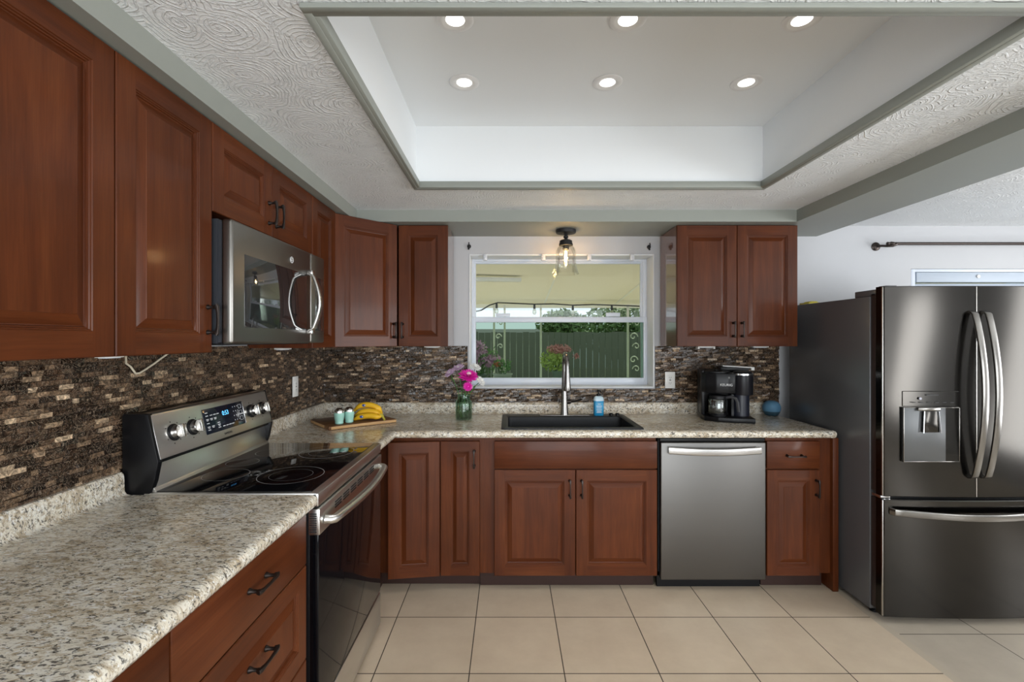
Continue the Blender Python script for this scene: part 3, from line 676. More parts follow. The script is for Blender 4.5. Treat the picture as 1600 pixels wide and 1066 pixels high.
mb = MB(); mb.M = PM(.40, .53); mb.box(-.135, .135, -.0022, 0, -.050, .050, .001); ds = part('display', mb, NAVY, pan)
mb = MB(); mb.M = PM(.40, .53); mb.box(.1355, .1385, -.003, 0, -.051, .051, .001); part('display_edge', mb, CHROME, ds)
def ptext(body, size, x, t, mat, par, d=.0026):
    o = text('lettering', body, size, par, onp(x, t, d), (PI / 2 - ta, 0, 0), mat, .0002); return o
ptext('0:53', .026, .405, .64, LED, ds)
rnd = random.Random(3)
mb = MB(); mb.M = PM(.40, .53)
for rz_, xs in ((.034, (-.115,)), (.022, (-.115, -.088, -.066, -.046)), (.008, (-.115, -.09, -.066)), (-.008, (-.115,)), (-.014, (-.05,)), (-.022, (-.115, -.088, -.05)), (-.034, (-.115, -.05, -.02, .002, .022, .042))):
    for x in xs:
        mb.box(x - .008, x + .008, -.0026, -.0020, rz_ - .0016, rz_ + .0016)
        if rz_ in (.008, -.022): mb.box(x - .006, x + .006, -.0026, -.0020, rz_ - .0062, rz_ - .0035)
for i in range(3):
    for j in range(4): mb.box(.062 + .016 * i - .0015, .062 + .016 * i + .0015, -.0026, -.002, .034 - .019 * j - .002, .034 - .019 * j + .002)
for j in range(3):
    for q in range(4):
        x0, z0 = .112, .030 - .026 * j
        if q < 2: mb.box(x0 - .010, x0 + .010, -.0026, -.002, z0 + (.0075 if q else -.0085), z0 + (.0085 if q else -.0075))
        else: mb.box(x0 + (.0095 if q == 2 else -.0105), x0 + (.0105 if q == 2 else -.0095), -.0026, -.002, z0 - .0085, z0 + .0085)
part('button_print', mb, WINK, ds, smooth=False)
for x in (.098, .198, .600, .690):
    for k in range(7):
        mb = MB(); a = math.radians(-60 + 50 * k); mb.M = PM(x, .50); mb.box(.039 * math.sin(a) - .002, .039 * math.sin(a) + .002, -.0006, 0, .039 * math.cos(a) - .002, .039 * math.cos(a) + .002)
        part('dial_mark', mb, DINK, pan, smooth=False)
ptext('SAMSUNG', .012, .40, .10, DINK, pan, .0006)
# front lip, door, drawer
mb = MB(); mb.box(0, RW, .0, .02, .872, .917, .004); part('front_lip', mb, STEEL, rg)
dr = part('oven_door', MB().box(.004, RW - .004, .0, .034, .190, .862, .004), BGLASS, rg)
mb = MB(); mb.box(.002, RW - .002, -.004, .036, .776, .864, .004); td = part('door_top_band', mb, STEEL, dr)
for k in range(6):
    mb = MB()
    for q in range(3): mb.box(.14 + .085 * k, .205 + .085 * k, -.0052, -.0035, .838 - .010 * q, .843 - .010 * q)
    part('vent_grille', mb, BMATTE, td, smooth=False)
mb = MB()
for k in range(9): mb.box(.0008, .0022, .006, .030, .786 + .0075 * k, .7895 + .0075 * k)
part('side_vent_grille', mb, BMATTE, td, smooth=False)
mb = MB(); pth = [(.045, -.004, .815), (.05, -.026, .813)] + [(.06 + (RW - .12) * k / 14, -.034 - .024 * math.sin(PI * k / 14), .812) for k in range(15)] + [(RW - .05, -.026, .813), (RW - .045, -.004, .815)]
mb.tube(pth, .0155, 12); part('handle', mb, STEEL, dr)
dw_ = part('drawer', MB().box(.004, RW - .004, .0, .034, .028, .180, .004), STEEL, rg)

# ------------------------------------------------------------------ microwave
mw = root('microwave_oven', 'slate grey microwave mounted over the range', 'microwave', (-.918, 1.561, 1.415), R90)
MWW, MWH = .782, .418
mb = MB(); mb.box(.003, MWW - .003, .050, .368, .002, MWH); mb.box(.006, MWW - .006, .038, .052, .006, MWH - .006); bd = part('body', mb, DGREY, mw)
for y, z in ((.335, .275), (.335, .012)):
    mb = MB(); mb.lathe([(.010, .003), (.010, -.004), (.004, -.007)], (0, y, z), 12, 'x'); part('screw', mb, CHROME, bd)
mb = MB(); xs = .622
mb.box(.0, xs - .0012, .0, .038, .0, MWH, .010, 3); do = part('door', mb, SLATE, mw)
part('door_glass', MB().box(.072, .575, -.0012, .004, .058, .312, .001), MWGLASS, do)
mb = MB(); mb.lathe([(.0125, -.0016), (.0125, .002)], (.425, 0, .352), 24, 'y')
lg = part('emblem', mb, SLATE, do)
mb = MB()
mb.tube([(.425 + .0125 * math.cos(a), -.002, .352 + .0125 * math.sin(a)) for a in [2 * PI * k / 28 for k in range(29)]], .0012, 6, (0, 1, 0))
mb.tube([(.425 - .001 + .005 * math.cos(a), -.002, .353 + .006 * math.sin(a)) for a in [PI * (.3 + 1.5 * k / 12) for k in range(13)]] + [(.428, -.002, .351), (.424, -.002, .351)], .001, 6, (0, 1, 0))
for a in (.4, 1.9, 3.5, 5.0): mb.tube([(.425 + .0105 * math.cos(a + t), -.002, .352 + .0105 * math.sin(a + t)) for t in (0, .25, .5)] , .0009, 6, (0, 1, 0))
part('emblem_script', mb, WINK, lg)
cp = part('control_panel', MB().box(xs + .0012, MWW, .0, .038, .0, MWH, .010, 3), SLATE, mw)
part('keypad_glass', MB().box(xs + .050, MWW - .022, -.0012, .004, .058, .312, .001), MWGLASS, cp)
mb = MB(); hx = .588
mb.sweep([(hx, -.006, .056), (hx, -.024, .064)] + [(hx, -.030 - .028 * math.sin(PI * k / 12), .070 + .232 * k / 12) for k in range(13)] + [(hx, -.024, .308), (hx, -.006, .316)], rrect(-.017, .017, -.006, .006, .004, 3), (0, -1, 0)); part('handle', mb, STEELV, do)
for z in (.052, .320):
    part('handle_mount', MB().box(hx - .014, hx + .014, -.026, .0, z - .012, z + .012, .004), CHROME, do)
part('vent_grille', MB().box(.05, MWW - .05, .06, .30, -.004, .003), BMATTE, mw)

# ------------------------------------------------------------------ dishwasher
dw = root('dishwasher', 'slate grey dishwasher between the sink cabinet and the drawer cabinet', 'dishwasher', (.853, YF, 0))
mb = MB(); mb.box(.003, .606, .030, .60, .10, .866); part('body', mb, BMATTE, dw)
part('control_edge', MB().box(.006, .603, .004, .032, .850, .868, .003), BPLAS, dw)
mb = MB(); mb.box(.008, .604, -.006, .028, .068, .848, .006, 3); do = part('door', mb, SLATEL, dw)
mb = MB(); pr = rrect(-.020, .020, -.007, .007, .005, 3)
mb.sweep([(.045 + .517 * k / 16, -.030 - .022 * math.sin(PI * k / 16), .808 - .006 * math.sin(PI * k / 16)) for k in range(17)], pr, (0, -1, 0)); hd = part('handle', mb, brushed('dishwasher_handle_metal', (.46, .45, .435), .26), do)
for x in (.055, .552): part('handle_mount', MB().box(x - .008, x + .008, -.030, -.004, .792, .824, .003), STEEL, hd)
part('toe_kick', MB().box(.004, .60, .055, .075, .001, .066), BPLAS, dw)

# ------------------------------------------------------------------ refrigerator
fr = root('refrigerator', 'black stainless french-door refrigerator with bottom freezer', 'refrigerator', (1.885, 2.372, -.004))
FW = .905
mb = MB(); mb.box(.0, FW, .085, .790, .030, 1.660, .004); mb.box(.02, FW - .02, .06, .10, .05, 1.64); part('case', mb, FSIDE, fr)
for x in (.05, FW - .05):
    for y in (.12, .74): part('foot', MB().lathe([(.022, 0), (.022, .012), (.012, .014), (.012, .032)], (x, y, 0), 12), BPLAS, fr)
def curved_panel(x0, x1, z0, z1, ycrv, yb, n=10):
    mb = MB(); e = .006; R = []
    xs = [x0 + (x1 - x0) * k / n for k in range(n + 1)]
    fr_ = [(x, ycrv(x)) for x in xs]; fr_[0] = (x0, ycrv(x0) + e); fr_.insert(1, (x0 + e, ycrv(x0 + e))); fr_[-1] = (x1, ycrv(x1) + e); fr_.insert(-1, (x1 - e, ycrv(x1 - e)))
    poly = fr_ + [(x1, yb), (x0, yb)]
    for z, inset in ((z0, .004), (z0 + .004, 0), (z1 - .004, 0), (z1, .004)):
        R.append([(x, y + (inset if y < yb - .001 else 0), z) for x, y in poly])
    mb.rings(R); return mb
yc = lambda x: -.022 * math.sin(PI * min(1, max(0, x / FW))) ** .8
XS = .4545; ZD0, ZD1 = .643, 1.704
ld = part('door', curved_panel(.003, XS - .002, ZD0, ZD1, yc, .048), BSTEEL, fr)
rd = part('door', curved_panel(XS + .002, FW - .003, ZD0, ZD1, yc, .048), BSTEEL, fr)
fz_ = part('freezer_drawer', curved_panel(.003, FW - .003, .036, .628, yc, .048), BSTEEL, fr)
for nm, z0, z1, p in (('gasket', ZD0 + .01, ZD1 - .03, ld), ('gasket', .05, .62, fz_)): part(nm, MB().box(.006, FW - .006 if p is fz_ else XS - .004, .048, .086, z0, z1, .003), BROWNG, p)
part('gasket', MB().box(XS + .004, FW - .006, .048, .086, ZD0 + .01, ZD1 - .03, .003), BROWNG, rd)
part('door_edge_trim', MB().box(.001, .006, .002, .010, ZD0 + .004, ZD1 - .004, .001), STEELV, ld); part('door_edge_trim', MB().box(.001, .006, .002, .010, .04, .624, .001), STEELV, fz_)
part('door_edge_trim', MB().box(XS - .003, XS + .0015, -.021, -.012, ZD0 + .004, ZD1 - .004, .001), STEELV, rd)
for x0, x1 in ((.006, .10), (FW - .10, FW - .006)):
    mb = MB(); mb.box(x0, x1, .05, .20, 1.660, 1.694, .004); mb.box(x0 + .02, x1 - .02, .01, .06, 1.703, 1.709, .002); part('hinge_cover', mb, FSIDE, fr)
mb = MB(); mb.box(.003, .05, .015, .075, .629, .642, .001); part('hinge', mb, CHROME, fr)
prof = rrect(-.016, .016, -.006, .006, .004, 3)
for hx, dd in ((XS - .033, ld), (XS + .033, rd)):
    y0 = yc(hx); mb = MB()
    mb.sweep([(hx, y0 + .004, .745), (hx, y0 - .016, .752)] + [(hx, y0 - .024 - .050 * math.sin(PI * k / 18) ** .85, .760 + .800 * k / 18) for k in range(19)] + [(hx, y0 - .016, 1.568), (hx, y0 + .004, 1.575)], prof, (0, -1, 0)); part('handle', mb, BSTEELH, dd)
mb = MB(); mb.sweep([(.035, -.004, .572), (.045, -.026, .572)] + [(.06 + (FW - .12) * k / 18, -.034 - .044 * math.sin(PI * k / 18), .572 - .010 * math.sin(PI * k / 18)) for k in range(19)] + [(FW - .045, -.026, .572), (FW - .035, -.004, .572)], rrect(-.017, .017, -.006, .006, .004, 3), (0, -1, 0)); part('handle', mb, BSTEELH, fz_)
# dispenser
dp = part('dispenser_panel', curved_panel(.086, .368, 1.098, 1.178, lambda x: yc(x) - .003, .02, 5), BSTEEL, ld)
mb = MB(); mb.lathe([(.0065, -.0245), (.0065, -.020)], (.170, 0, 1.140), 14, 'y'); part('round_button', mb, P('button_grey', (.40, .40, .46), .4), dp)
for k in range(6): part('touch_button', MB().box(.130 + .038 * k, .148 + .038 * k, -.0240, -.020, 1.119, 1.122), DINK, dp, smooth=False)
part('lettering', MB().box(.20, .262, -.0245, -.020, 1.155, 1.160), DINK, dp, smooth=False)
mb = MB(); XA, XZ, ZA, ZZ = .086, .368, .822, 1.096
mb.box(XA, XZ, -.0195, -.010, ZA, ZZ, .002); rc = part('dispenser_recess', mb, P('dispenser_grey', (.105, .108, .11), .32, metal=.7), ld)
mb = MB(); frame_boxes(mb, XA, XZ, ZA, ZZ, .004, .004, .004, .003, -.0235, -.018, .001); part('recess_rim', mb, BSTEELH, rc)
mb = MB(); mb.prism([(.183, 1.078), (.252, 1.078), (.260, .972), (.178, .972)], -.032, -.019, .002, 'y'); pd = part('paddle', mb, BSTEEL, rc)
for q in (((.181, -.034, 1.078), (.175, -.036, .970)), ((.253, -.034, 1.078), (.262, -.036, .970))): part('paddle_edge', MB().tube(q, .003, 6), CHROME, pd)
mb = MB(); mb.box(.150, .262, -.036, -.020, 1.080, 1.096, .003); part('nozzle', mb, BSTEELH, rc)
mb = MB(); mb.box(-.035, .035, -.05, .05, 0, .014, .004); mb.box(-.010, .036, -.03, .04, .014, .022, .004)
solo('folded_cloth', mb, P('yellow_cloth', (.72, .62, .10), .8), 'small yellow cloth lying on the fridge top by the wall', 'cloth').location = (1.955, 3.06, 1.6562)

# ------------------------------------------------------------------ things on the counters
# cutting board, turned to the corner
bt = math.radians(40); B0 = Vector((-1.02, 2.668, ZT))
cb = root('cutting_board', 'thick wooden cutting board on the corner counter', 'board', B0, bt)
mb = MB(); mb.prism([(0, 0), (.20, .006), (.415, -.004), (.418, .24), (.405, .33), (.10, .334), (.0, .325)], .0005, .0215, .003); part('board', mb, BOARD, cb)
mb = MB(); mb.prism([(.012, -.0016), (.20, .0044), (.412, -.0056), (.412, -.003), (.20, .007), (.012, .001)], .003, .0185, .0005); part('bark_edge', mb, BOARDL, cb, 'pale live edge')
mb = MB(); mb.box(-.0015, .0005, .075, .322, .003, .0185, .0005); part('end_grain', mb, BOARDL, cb, 'pale end grain')
def shaker(label, loc):
    s = root('salt_shaker', label, 'shaker', loc, 0, 'mint ribbed glass shakers')
    mb = MB(); R = []
    for r, z in ((.021, 0), (.024, .004), (.024, .010), (.0225, .014), (.026, .034), (.0285, .056), (.0285, .066)):
        R.append([(r * (1 + (.05 if .012 < z < .064 and k % 2 else 0)) * math.cos(2 * PI * k / 32), r * (1 + (.05 if .012 < z < .064 and k % 2 else 0)) * math.sin(2 * PI * k / 32), z) for k in range(32)])
    mb.rings(R); part('glass_jar', mb, MINT, s, sharp=1.2)
    mb = MB(); mb.lathe([(.027, .0662), (.027, .076), (.024, .084), (.015, .091), (.004, .093)], (0, 0, 0), 22); cp = part('lid', mb, STEELV, s)
    mb = MB()
    for k in range(6): mb.box(.009 * math.cos(k) - .001, .009 * math.cos(k) + .001, .009 * math.sin(k) - .001, .009 * math.sin(k) + .001, .0905, .0935)
    part('shaker_holes', mb, DINK, cp, smooth=False); return s
shaker('mint green shaker with metal lid nearer the front edge of the cutting board', (-.997, 2.765, ZT + .0217))
shaker('mint green shaker with metal lid touching the bananas', (-.955, 2.815, ZT + .0217))
bn = root('banana_bunch', 'bunch of three yellow bananas on the cutting board', 'bananas', (-.87, 2.90, ZT + .0217))
bo = Vector((-.87, 2.90, ZT + .0217))
ST = px(597, 650, 2.885)
for k, (pts, Y) in enumerate((([(553, 643), (561, 635.5), (570, 633), (580, 633.5), (590, 637.5), (594, 643), (596.5, 648)], 2.925), ([(555, 650), (563, 645), (573, 642.5), (584, 643.5), (591, 646), (596, 649.5)], 2.90), ([(552.5, 656.4), (561, 652), (572, 650), (582, 650), (590, 651.5), (596.5, 651)], 2.87))):
    P_ = [px(x, y, Y) - bo for x, y in pts]; P_[-1] = ST - bo
    sm = []
    for i in range(len(P_) - 1):
        a, b, c, d = P_[max(i - 1, 0)], P_[i], P_[i + 1], P_[min(i + 2, len(P_) - 1)]
        for q in range(4):
            t = q / 4; sm.append(.5 * ((2 * b) + (c - a) * t + (2 * a - 5 * b + 4 * c - d) * t * t + (3 * b - a - 3 * c + d) * t ** 3))
    sm.append(P_[-1]); n = len(sm) - 1
    rad = [.0185 * min(1, .35 + 3.0 * i / n) * min(1, .30 + 2.6 * (n - i) / n) for i in range(n + 1)]
    if k == 2:
        sm = [Vector((p.x, p.y, max(p.z, r_ * .95))) for p, r_ in zip(sm, rad)]
    mb = MB(); mb.tube(sm, rad, 7, (0, 1, .2)); b = part('banana', mb, BANANA, bn, sharp=.9)
    mb = MB(); mb.tube([sm[0] - (sm[1] - sm[0]).normalized() * .007, sm[0], sm[1].lerp(sm[0], .5)], [.004, .0068, .0072], 8, (0, 1, .2)); part('tip', mb, BTIP, b)
    if k != 1:
        i = n // 3; c = sm[i] + Vector((0, -rad[i] * .93, 0)); mb = MB(); mb.M = Matrix.Translation(c) @ Matrix.Diagonal((.011, 1, .0085, 1)); mb.lathe([(1, 0), (1, -.0022)], (0, 0, 0), 16, 'y'); s_ = part('sticker', mb, STICK, b)
        part('sticker_print', MB().box(c.x + .003, c.x + .009, c.y - .0030, c.y - .0024, c.z - .003, c.z + .004), WINK, b)
mb = MB(); e = ST - bo; mb.tube([e + Vector((-.012, 0, .004)), e, e + Vector((.012, -.01, -.012)), e + Vector((.020, -.016, -.0215))], [.012, .011, .0065, .0072], 8, (0, 1, .2)); part('stem', mb, BSTEM, bn)

# jar of flowers
vx, vy = -.292, 3.050
va = root('mason_jar_vase', 'green glass jar holding cut flowers beside the window', 'vase', (vx, vy, ZT + .0005))
mb = MB(); mb.lathe([(.046, 0), (.052, .004), (.054, .015), (.054, .105), (.050, .120), (.040, .134), (.039, .150), (.043, .152), (.043, .160), (.039, .163), (.036, .160), (.036, .136), (.046, .120), (.050, .105), (.050, .016), (.046, .008), (.004, .006)], (0, 0, 0), 28, cap1=False); part('jar_glass', mb, GL_JAR, va, sharp=.9)
mb = MB(); mb.lathe([(.003, .0085), (.045, .0085), (.0495, .017), (.0495, .085), (.003, .085)], (0, 0, 0), 24, cap0=False, cap1=False); part('water', mb, WATER, va)
mb = MB()
for k in range(4): mb.box(-.030 + .02 * k, -.014 + .02 * k, -.0556, -.0542, .060 + .006 * (k % 2), .063 + .006 * (k % 2), .0004)
part('embossing', mb, GL_JAR, va)
def flower(label, head, foot, r, mats, kind, tilt=(0, 0)):
    f = root('cut_flower', label, 'flower', (vx, vy, ZT + .012), 0, 'cut flowers in the green jar')
    o = Vector((vx, vy, ZT + .012)); h = Vector(head) - o; ft = Vector(foot); md = Vector((ft.x * .2 + h.x * .30, ft.y * .2 + h.y * .30, .15))
    pth = [ft.lerp(md, k / 5) for k in range(5)] + [md.lerp(h, k / 6) + Vector((0, 0, .008 * math.sin(PI * k / 6))) for k in range(7)]
    mb = MB(); mb.tube(pth, .0026, 7, (0.1, 1, .1)); st = part('stem', mb, GREEN, f)
    mb = MB(); rn = random.Random(int(head[0] * 9999))
    for k in range(3):
        p = md.lerp(h, .15 + .22 * k); a = rn.uniform(0, 6.28); d = Vector((math.cos(a), math.sin(a), .5)) * .045; s_ = d.cross(Vector((0, 0, 1))).normalized() * .008
        i = [mb.pt(p), mb.pt(p + d * .5 + s_ + Vector((0, 0, .004))), mb.pt(p + d), mb.pt(p + d * .5 - s_ + Vector((0, 0, .004)))]; mb.face(i)
        i2 = [mb.pt(q) for q in (p - Vector((0, 0, .0008)), p + d * .5 + s_ + Vector((0, 0, .0032)), p + d - Vector((0, 0, .0008)), p + d * .5 - s_ + Vector((0, 0, .0032)))]; mb.face(i2[::-1])
    part('leaf', mb, LEAF, f)
    T = Matrix.Translation(h) @ Matrix.Rotation(tilt[0], 4, 'X') @ Matrix.Rotation(tilt[1], 4, 'Y'); mb = MB(); mb.M = T
    layers = {'mum': ((34, 1.0, .05), (32, .92, .35), (28, .78, .65), (22, .6, .95), (14, .38, 1.25)), 'daisy': ((16, 1.0, .10), (14, .86, .32), (10, .6, .7))}[kind]
    for n, ln, el in layers:
        for k in range(n):
            a = 2 * PI * (k + rn.random() * .5) / n; e = el + rn.uniform(-.08, .08); l = r * ln * rn.uniform(.9, 1.05); w = r * (.085 if kind == 'mum' else .16)
            d = Vector((math.cos(a) * math.cos(e), math.sin(a) * math.cos(e), math.sin(e))); s_ = Vector((-math.sin(a), math.cos(a), 0)); u = d.cross(s_) * -1
            q = [d * .1 * r - s_ * w * .5, d * .1 * r + s_ * w * .5, d * l * .6 + s_ * w + u * .10 * r, d * l + u * .02 * r, d * l * .6 - s_ * w + u * .10 * r]
            top = [mb.pt(v) for v in q]; bot = [mb.pt(v - u * w * .35) for v in q]; mb.face(top); mb.face(bot[::-1])
            for i in range(5): j = (i + 1) % 5; mb.face((top[i], bot[i], bot[j], top[j]))
    part('petals', mb, mats[0], f, sharp=1.2)
    mb = MB(); mb.M = T; mb.ball((0, 0, r * (.30 if kind == 'mum' else .12)), r * .26, 12, .7); part('flower_eye', mb, mats[1], f); return f
flower('big magenta chrysanthemum in the green jar', px(732, 588, 3.02), (.006, -.004, .0), .066, (PINKF, YEL), 'mum', (.55, .15))
flower('smaller magenta bloom hanging below the big chrysanthemum', px(731, 604, 3.0), (-.008, .0, .0), .034, (PINKF, PINKF), 'mum', (1.5, .1))
flower('pale lavender daisy at the stove side of the jar', px(703, 583, 3.04), (-.020, .004, .0), .040, (LAV, WPET), 'daisy', (.6, -.5))
flower('pale lavender daisy behind the magenta chrysanthemum', px(716, 575, 3.11), (-.012, .018, .0), .042, (LAV, WPET), 'daisy', (.5, -.2))
flower('white daisy against the window frame above the jar', px(743, 574, 3.14), (.014, .014, .0), .042, (WPET, WPET), 'daisy', (.5, .4))
flower('white daisy leaning out towards the sink', px(751, 596, 3.08), (.022, .004, .0), .040, (WPET, WPET), 'daisy', (.7, .8))

# coffee maker
cmx, cmy, cma = 1.405, 3.062, math.radians(-15)
cm = root('coffee_maker', 'black two-way coffee maker with a single-cup tower', 'coffee maker', (cmx, cmy, ZT + .0005), cma)
mb = MB(); mb.prism([(-.15, -.03), (-.135, -.10), (-.06, -.142), (.02, -.150), (.150, -.150), (.152, .14), (-.15, .14)], 0, .030, .004); part('base', mb, BPLAS, cm)
mb = MB(); mb.box(-.150, .150, .055, .140, .030, .318, .010); mb.box(-.150, -.128, -.060, .060, .030, .318, .006); mb.box(.030, .044, -.06, .06, .03, .20); part('body', mb, BPLAS, cm)
mb = MB(); mb.prism([(-.150, .06), (-.150, -.055), (-.128, -.098), (-.07, -.124), (.0, -.128), (.045, -.118), (.045, .06)], .178, .304, .006); hdp = part('brew_head', mb, P('gloss_black', (.006, .006, .007), .28, spec=.25), cm)
mb = MB(); mb.lathe([(.085, .304), (.084, .312), (.05, .317), (.012, .318), (.012, .322), (.03, .324), (.003, .326)], (-.055, -.028, 0), 24); part('lid', mb, BPLAS, cm)
lt = text('lettering', 'KEURIG', .021, hdp, (-.012, -.1295, .232), (PI / 2, 0, math.radians(-2)), WINK, .0008)
mb = MB(); mb.lathe([(.006, -.1295), (.006, -.124)], (.004, 0, .278), 12, 'y'); part('round_button', mb, P('grey_button', (.10, .10, .10), .4), hdp)
mb = MB(); mb.lathe([(.060, .170), (.062, .176), (.062, .288), (.058, .292)], (.090, -.075, 0), 28); tw = part('pod_tower', mb, P('satin_black', (.009, .009, .012), .3, spec=.3), cm)
mb = MB(); mb.lathe([(.050, .028), (.050, .170)], (.092, -.020, 0), 24); part('tower_column', mb, P('blue_black_plastic', (.018, .020, .032), .35), cm)
mb = MB(); mb.lathe([(.060, .292), (.0625, .294), (.0625, .304), (.058, .306)], (.090, -.075, 0), 28); part('chrome_ring', mb, CHROME, tw)
mb = MB(); mb.lathe([(.058, .306), (.05, .316), (.02, .320), (.003, .320)], (.090, -.075, 0), 24); part('lid', mb, BPLAS, tw)
mb = MB(); mb.M = Matrix.Translation((.075, .06, .336)) @ Matrix.Rotation(.05, 4, 'Y'); mb.box(-.085, .105, -.05, .05, 0, .008, .003); mb.box(.085, .105, -.05, .05, -.014, .002, .003); part('reservoir_lid', mb, P('pale_grey_lid', (.66, .66, .64), .3), cm)
mb = MB(); mb.box(-.02, .148, .02, .10, .31, .337, .004); part('reservoir', mb, BPLAS, cm)
mb = MB(); mb.lathe([(.050, .030), (.050, .036), (.044, .037)], (-.050, -.055, 0), 24); part('warming_plate', mb, BMATTE, cm)
Mc = Matrix.Translation((cmx, cmy, ZT + .0005)) @ Matrix.Rotation(cma, 4, 'Z'); cc = Mc @ Vector((-.052, -.056, .0375))
cf = root('coffee_carafe', 'glass coffee carafe with black handle inside the coffee maker', 'carafe', cc, cma)
mb = MB(); mb.lathe([(.054, 0), (.060, .004), (.0625, .012), (.0625, .092), (.058, .101), (.054, .108), (.052, .108), (.056, .100), (.0605, .091), (.0605, .013), (.057, .007), (.003, .004)], (0, 0, 0), 28, cap1=False); part('glass_jug', mb, GL_CARAFE, cf, sharp=.9)
mb = MB(); mb.lathe([(.058, .100), (.060, .112), (.055, .124), (.02, .130), (.003, .130)], (0, 0, 0), 24); mb.lathe([(.0640, .006), (.0640, .012), (.060, .012)], (0, 0, 0), 24, cap1=False); part('lid', mb, BPLAS, cf)
mb = MB(); mb.sweep([(.044, -.035, .112), (.070, -.060, .120), (.094, -.075, .112), (.104, -.080, .085), (.108, -.082, .030)], rrect(-.009, .009, -.006, .006, .004, 3), (.6, .8, 0)); part('handle', mb, P('dark_grey_grip', (.055, .055, .06), .4), cf)
mb = MB()
for k in range(8): mb.M = Matrix.Rotation(math.radians(14), 4, 'Z'); mb.box(-.008, .008 if k % 2 else .002, -.0645, -.0635, .024 + .008 * k, .0255 + .008 * k)
part('level_marks', mb, WINK, cf, smooth=False)

# blue round speaker
bs = root('round_speaker', 'blue ball-shaped speaker on the counter beside the fridge', 'speaker', (1.79, 3.205, ZT + .0005))
mb = MB(); mb.lathe([(.030, .0), (.040, .004), (.0505, .022), (.053, .030)], (0, 0, 0), 28); part('base', mb, DBLUE, bs)
mb = MB(); mb.lathe([(.053, .030), (.0570, .046), (.0565, .062), (.050, .080), (.038, .093), (.020, .100), (.002, .1015)], (0, 0, 0), 28, cap0=False); part('fabric_shell', mb, BLUE, bs)

# ------------------------------------------------------------------ outlets, puck lights, cable
def outlet(label, M, tall, gangs):
    o = root('wall_outlet', label, 'outlet', M.translation, M.to_euler().z)
    mb = MB(); mb.box(-tall[0] / 2, tall[0] / 2, -.006, .0, -tall[1] / 2, tall[1] / 2, .003); pl = part('cover_plate', mb, WPLAS, o)
    mb = MB()
    if gangs:
        mb.box(-.017, .017, -.0085, -.005, -.034, .034, .002); k = part('receptacle', mb, WPLAS, pl)
        mb = MB()
        for z in (-.019, .019):
            for x in (-.006, .006): mb.box(x - .0011, x + .0011, -.0090, -.0080, z - .004, z + .004)
            mb.box(-.002, .002, -.0090, -.008, z - .0105, z - .0075)
        mb.box(-.006, .006, -.0092, -.008, -.003, .003); part('slots', mb, DINK, k, smooth=False)
    return o
outlet('white wall outlet on the stone tiles between range and corner', Matrix.Translation((XL + .0175, 2.833, 1.148)) @ Matrix.Rotation(R90, 4, 'Z'), (.072, .122), True)
outlet('white wall outlet on the stone tiles between window and coffee maker', Matrix.Translation((1.127, YB - .0175, 1.148)), (.070, .116), True)
for i, (x, y, z, rz) in enumerate(((-.52, 3.20, ZB, 0), (1.325, 3.17, ZB, 0), (1.69, 3.17, ZB, 0), (-1.20, 2.50, ZB, R90), (-1.12, 1.32, ZB, R90))):
    u = root('undercabinet_light', ['white under-cabinet light below the slim cabinet beside the window', 'white under-cabinet light with two feet above the coffee maker', 'white under-cabinet light at the fridge end of the two-door cabinet', 'white under-cabinet light below the narrow cabinet behind the microwave', 'white under-cabinet light below the tall cabinets, where the loose cable starts'][i], 'light', (x, y, z), rz, 'under-cabinet lights')
    if i == 4: u.scale = (.62, .7, .8)
    mb = MB(); mb.box(-.052, .052, -.022, .022, -.010, -.0005, .002); part('housing', mb, WPLAS, u)
    mb = MB(); mb.box(-.040, .040, -.016, .016, -.0125, -.0095, .001); part('diffuser', mb, WHITE, u)
    if i == 1:
        for s in (-1, 1): part('foot', MB().box(s * .052 - .006, s * .052 + .006, -.02, .02, -.020, -.001, .002), WPLAS, u)
mb = MB()
q = [(190, 566), (197, 568), (204, 573), (209, 580), (212, 584), (218, 583), (228, 577), (240, 569), (252, 560), (262, 553), (268, 549)]
pth = []
for i, (x, y) in enumerate(q):
    xx = XL + .020 + .004 * (i % 2); Y = 735 * -xx / (795 - x); pth.append((xx, Y, CAM_Z - (y - 531) / 735 * Y))
pth[-1] = (XL + .03, pth[-1][1] + .02, ZB - .002); pth[0] = (XL + .05, pth[0][1] - .02, ZB - .004); mb.tube(pth, .0032, 8)
solo('light_cable', mb, CABLE, 'cream cable drooping across the stone tiles below the tall cabinets', 'cable')

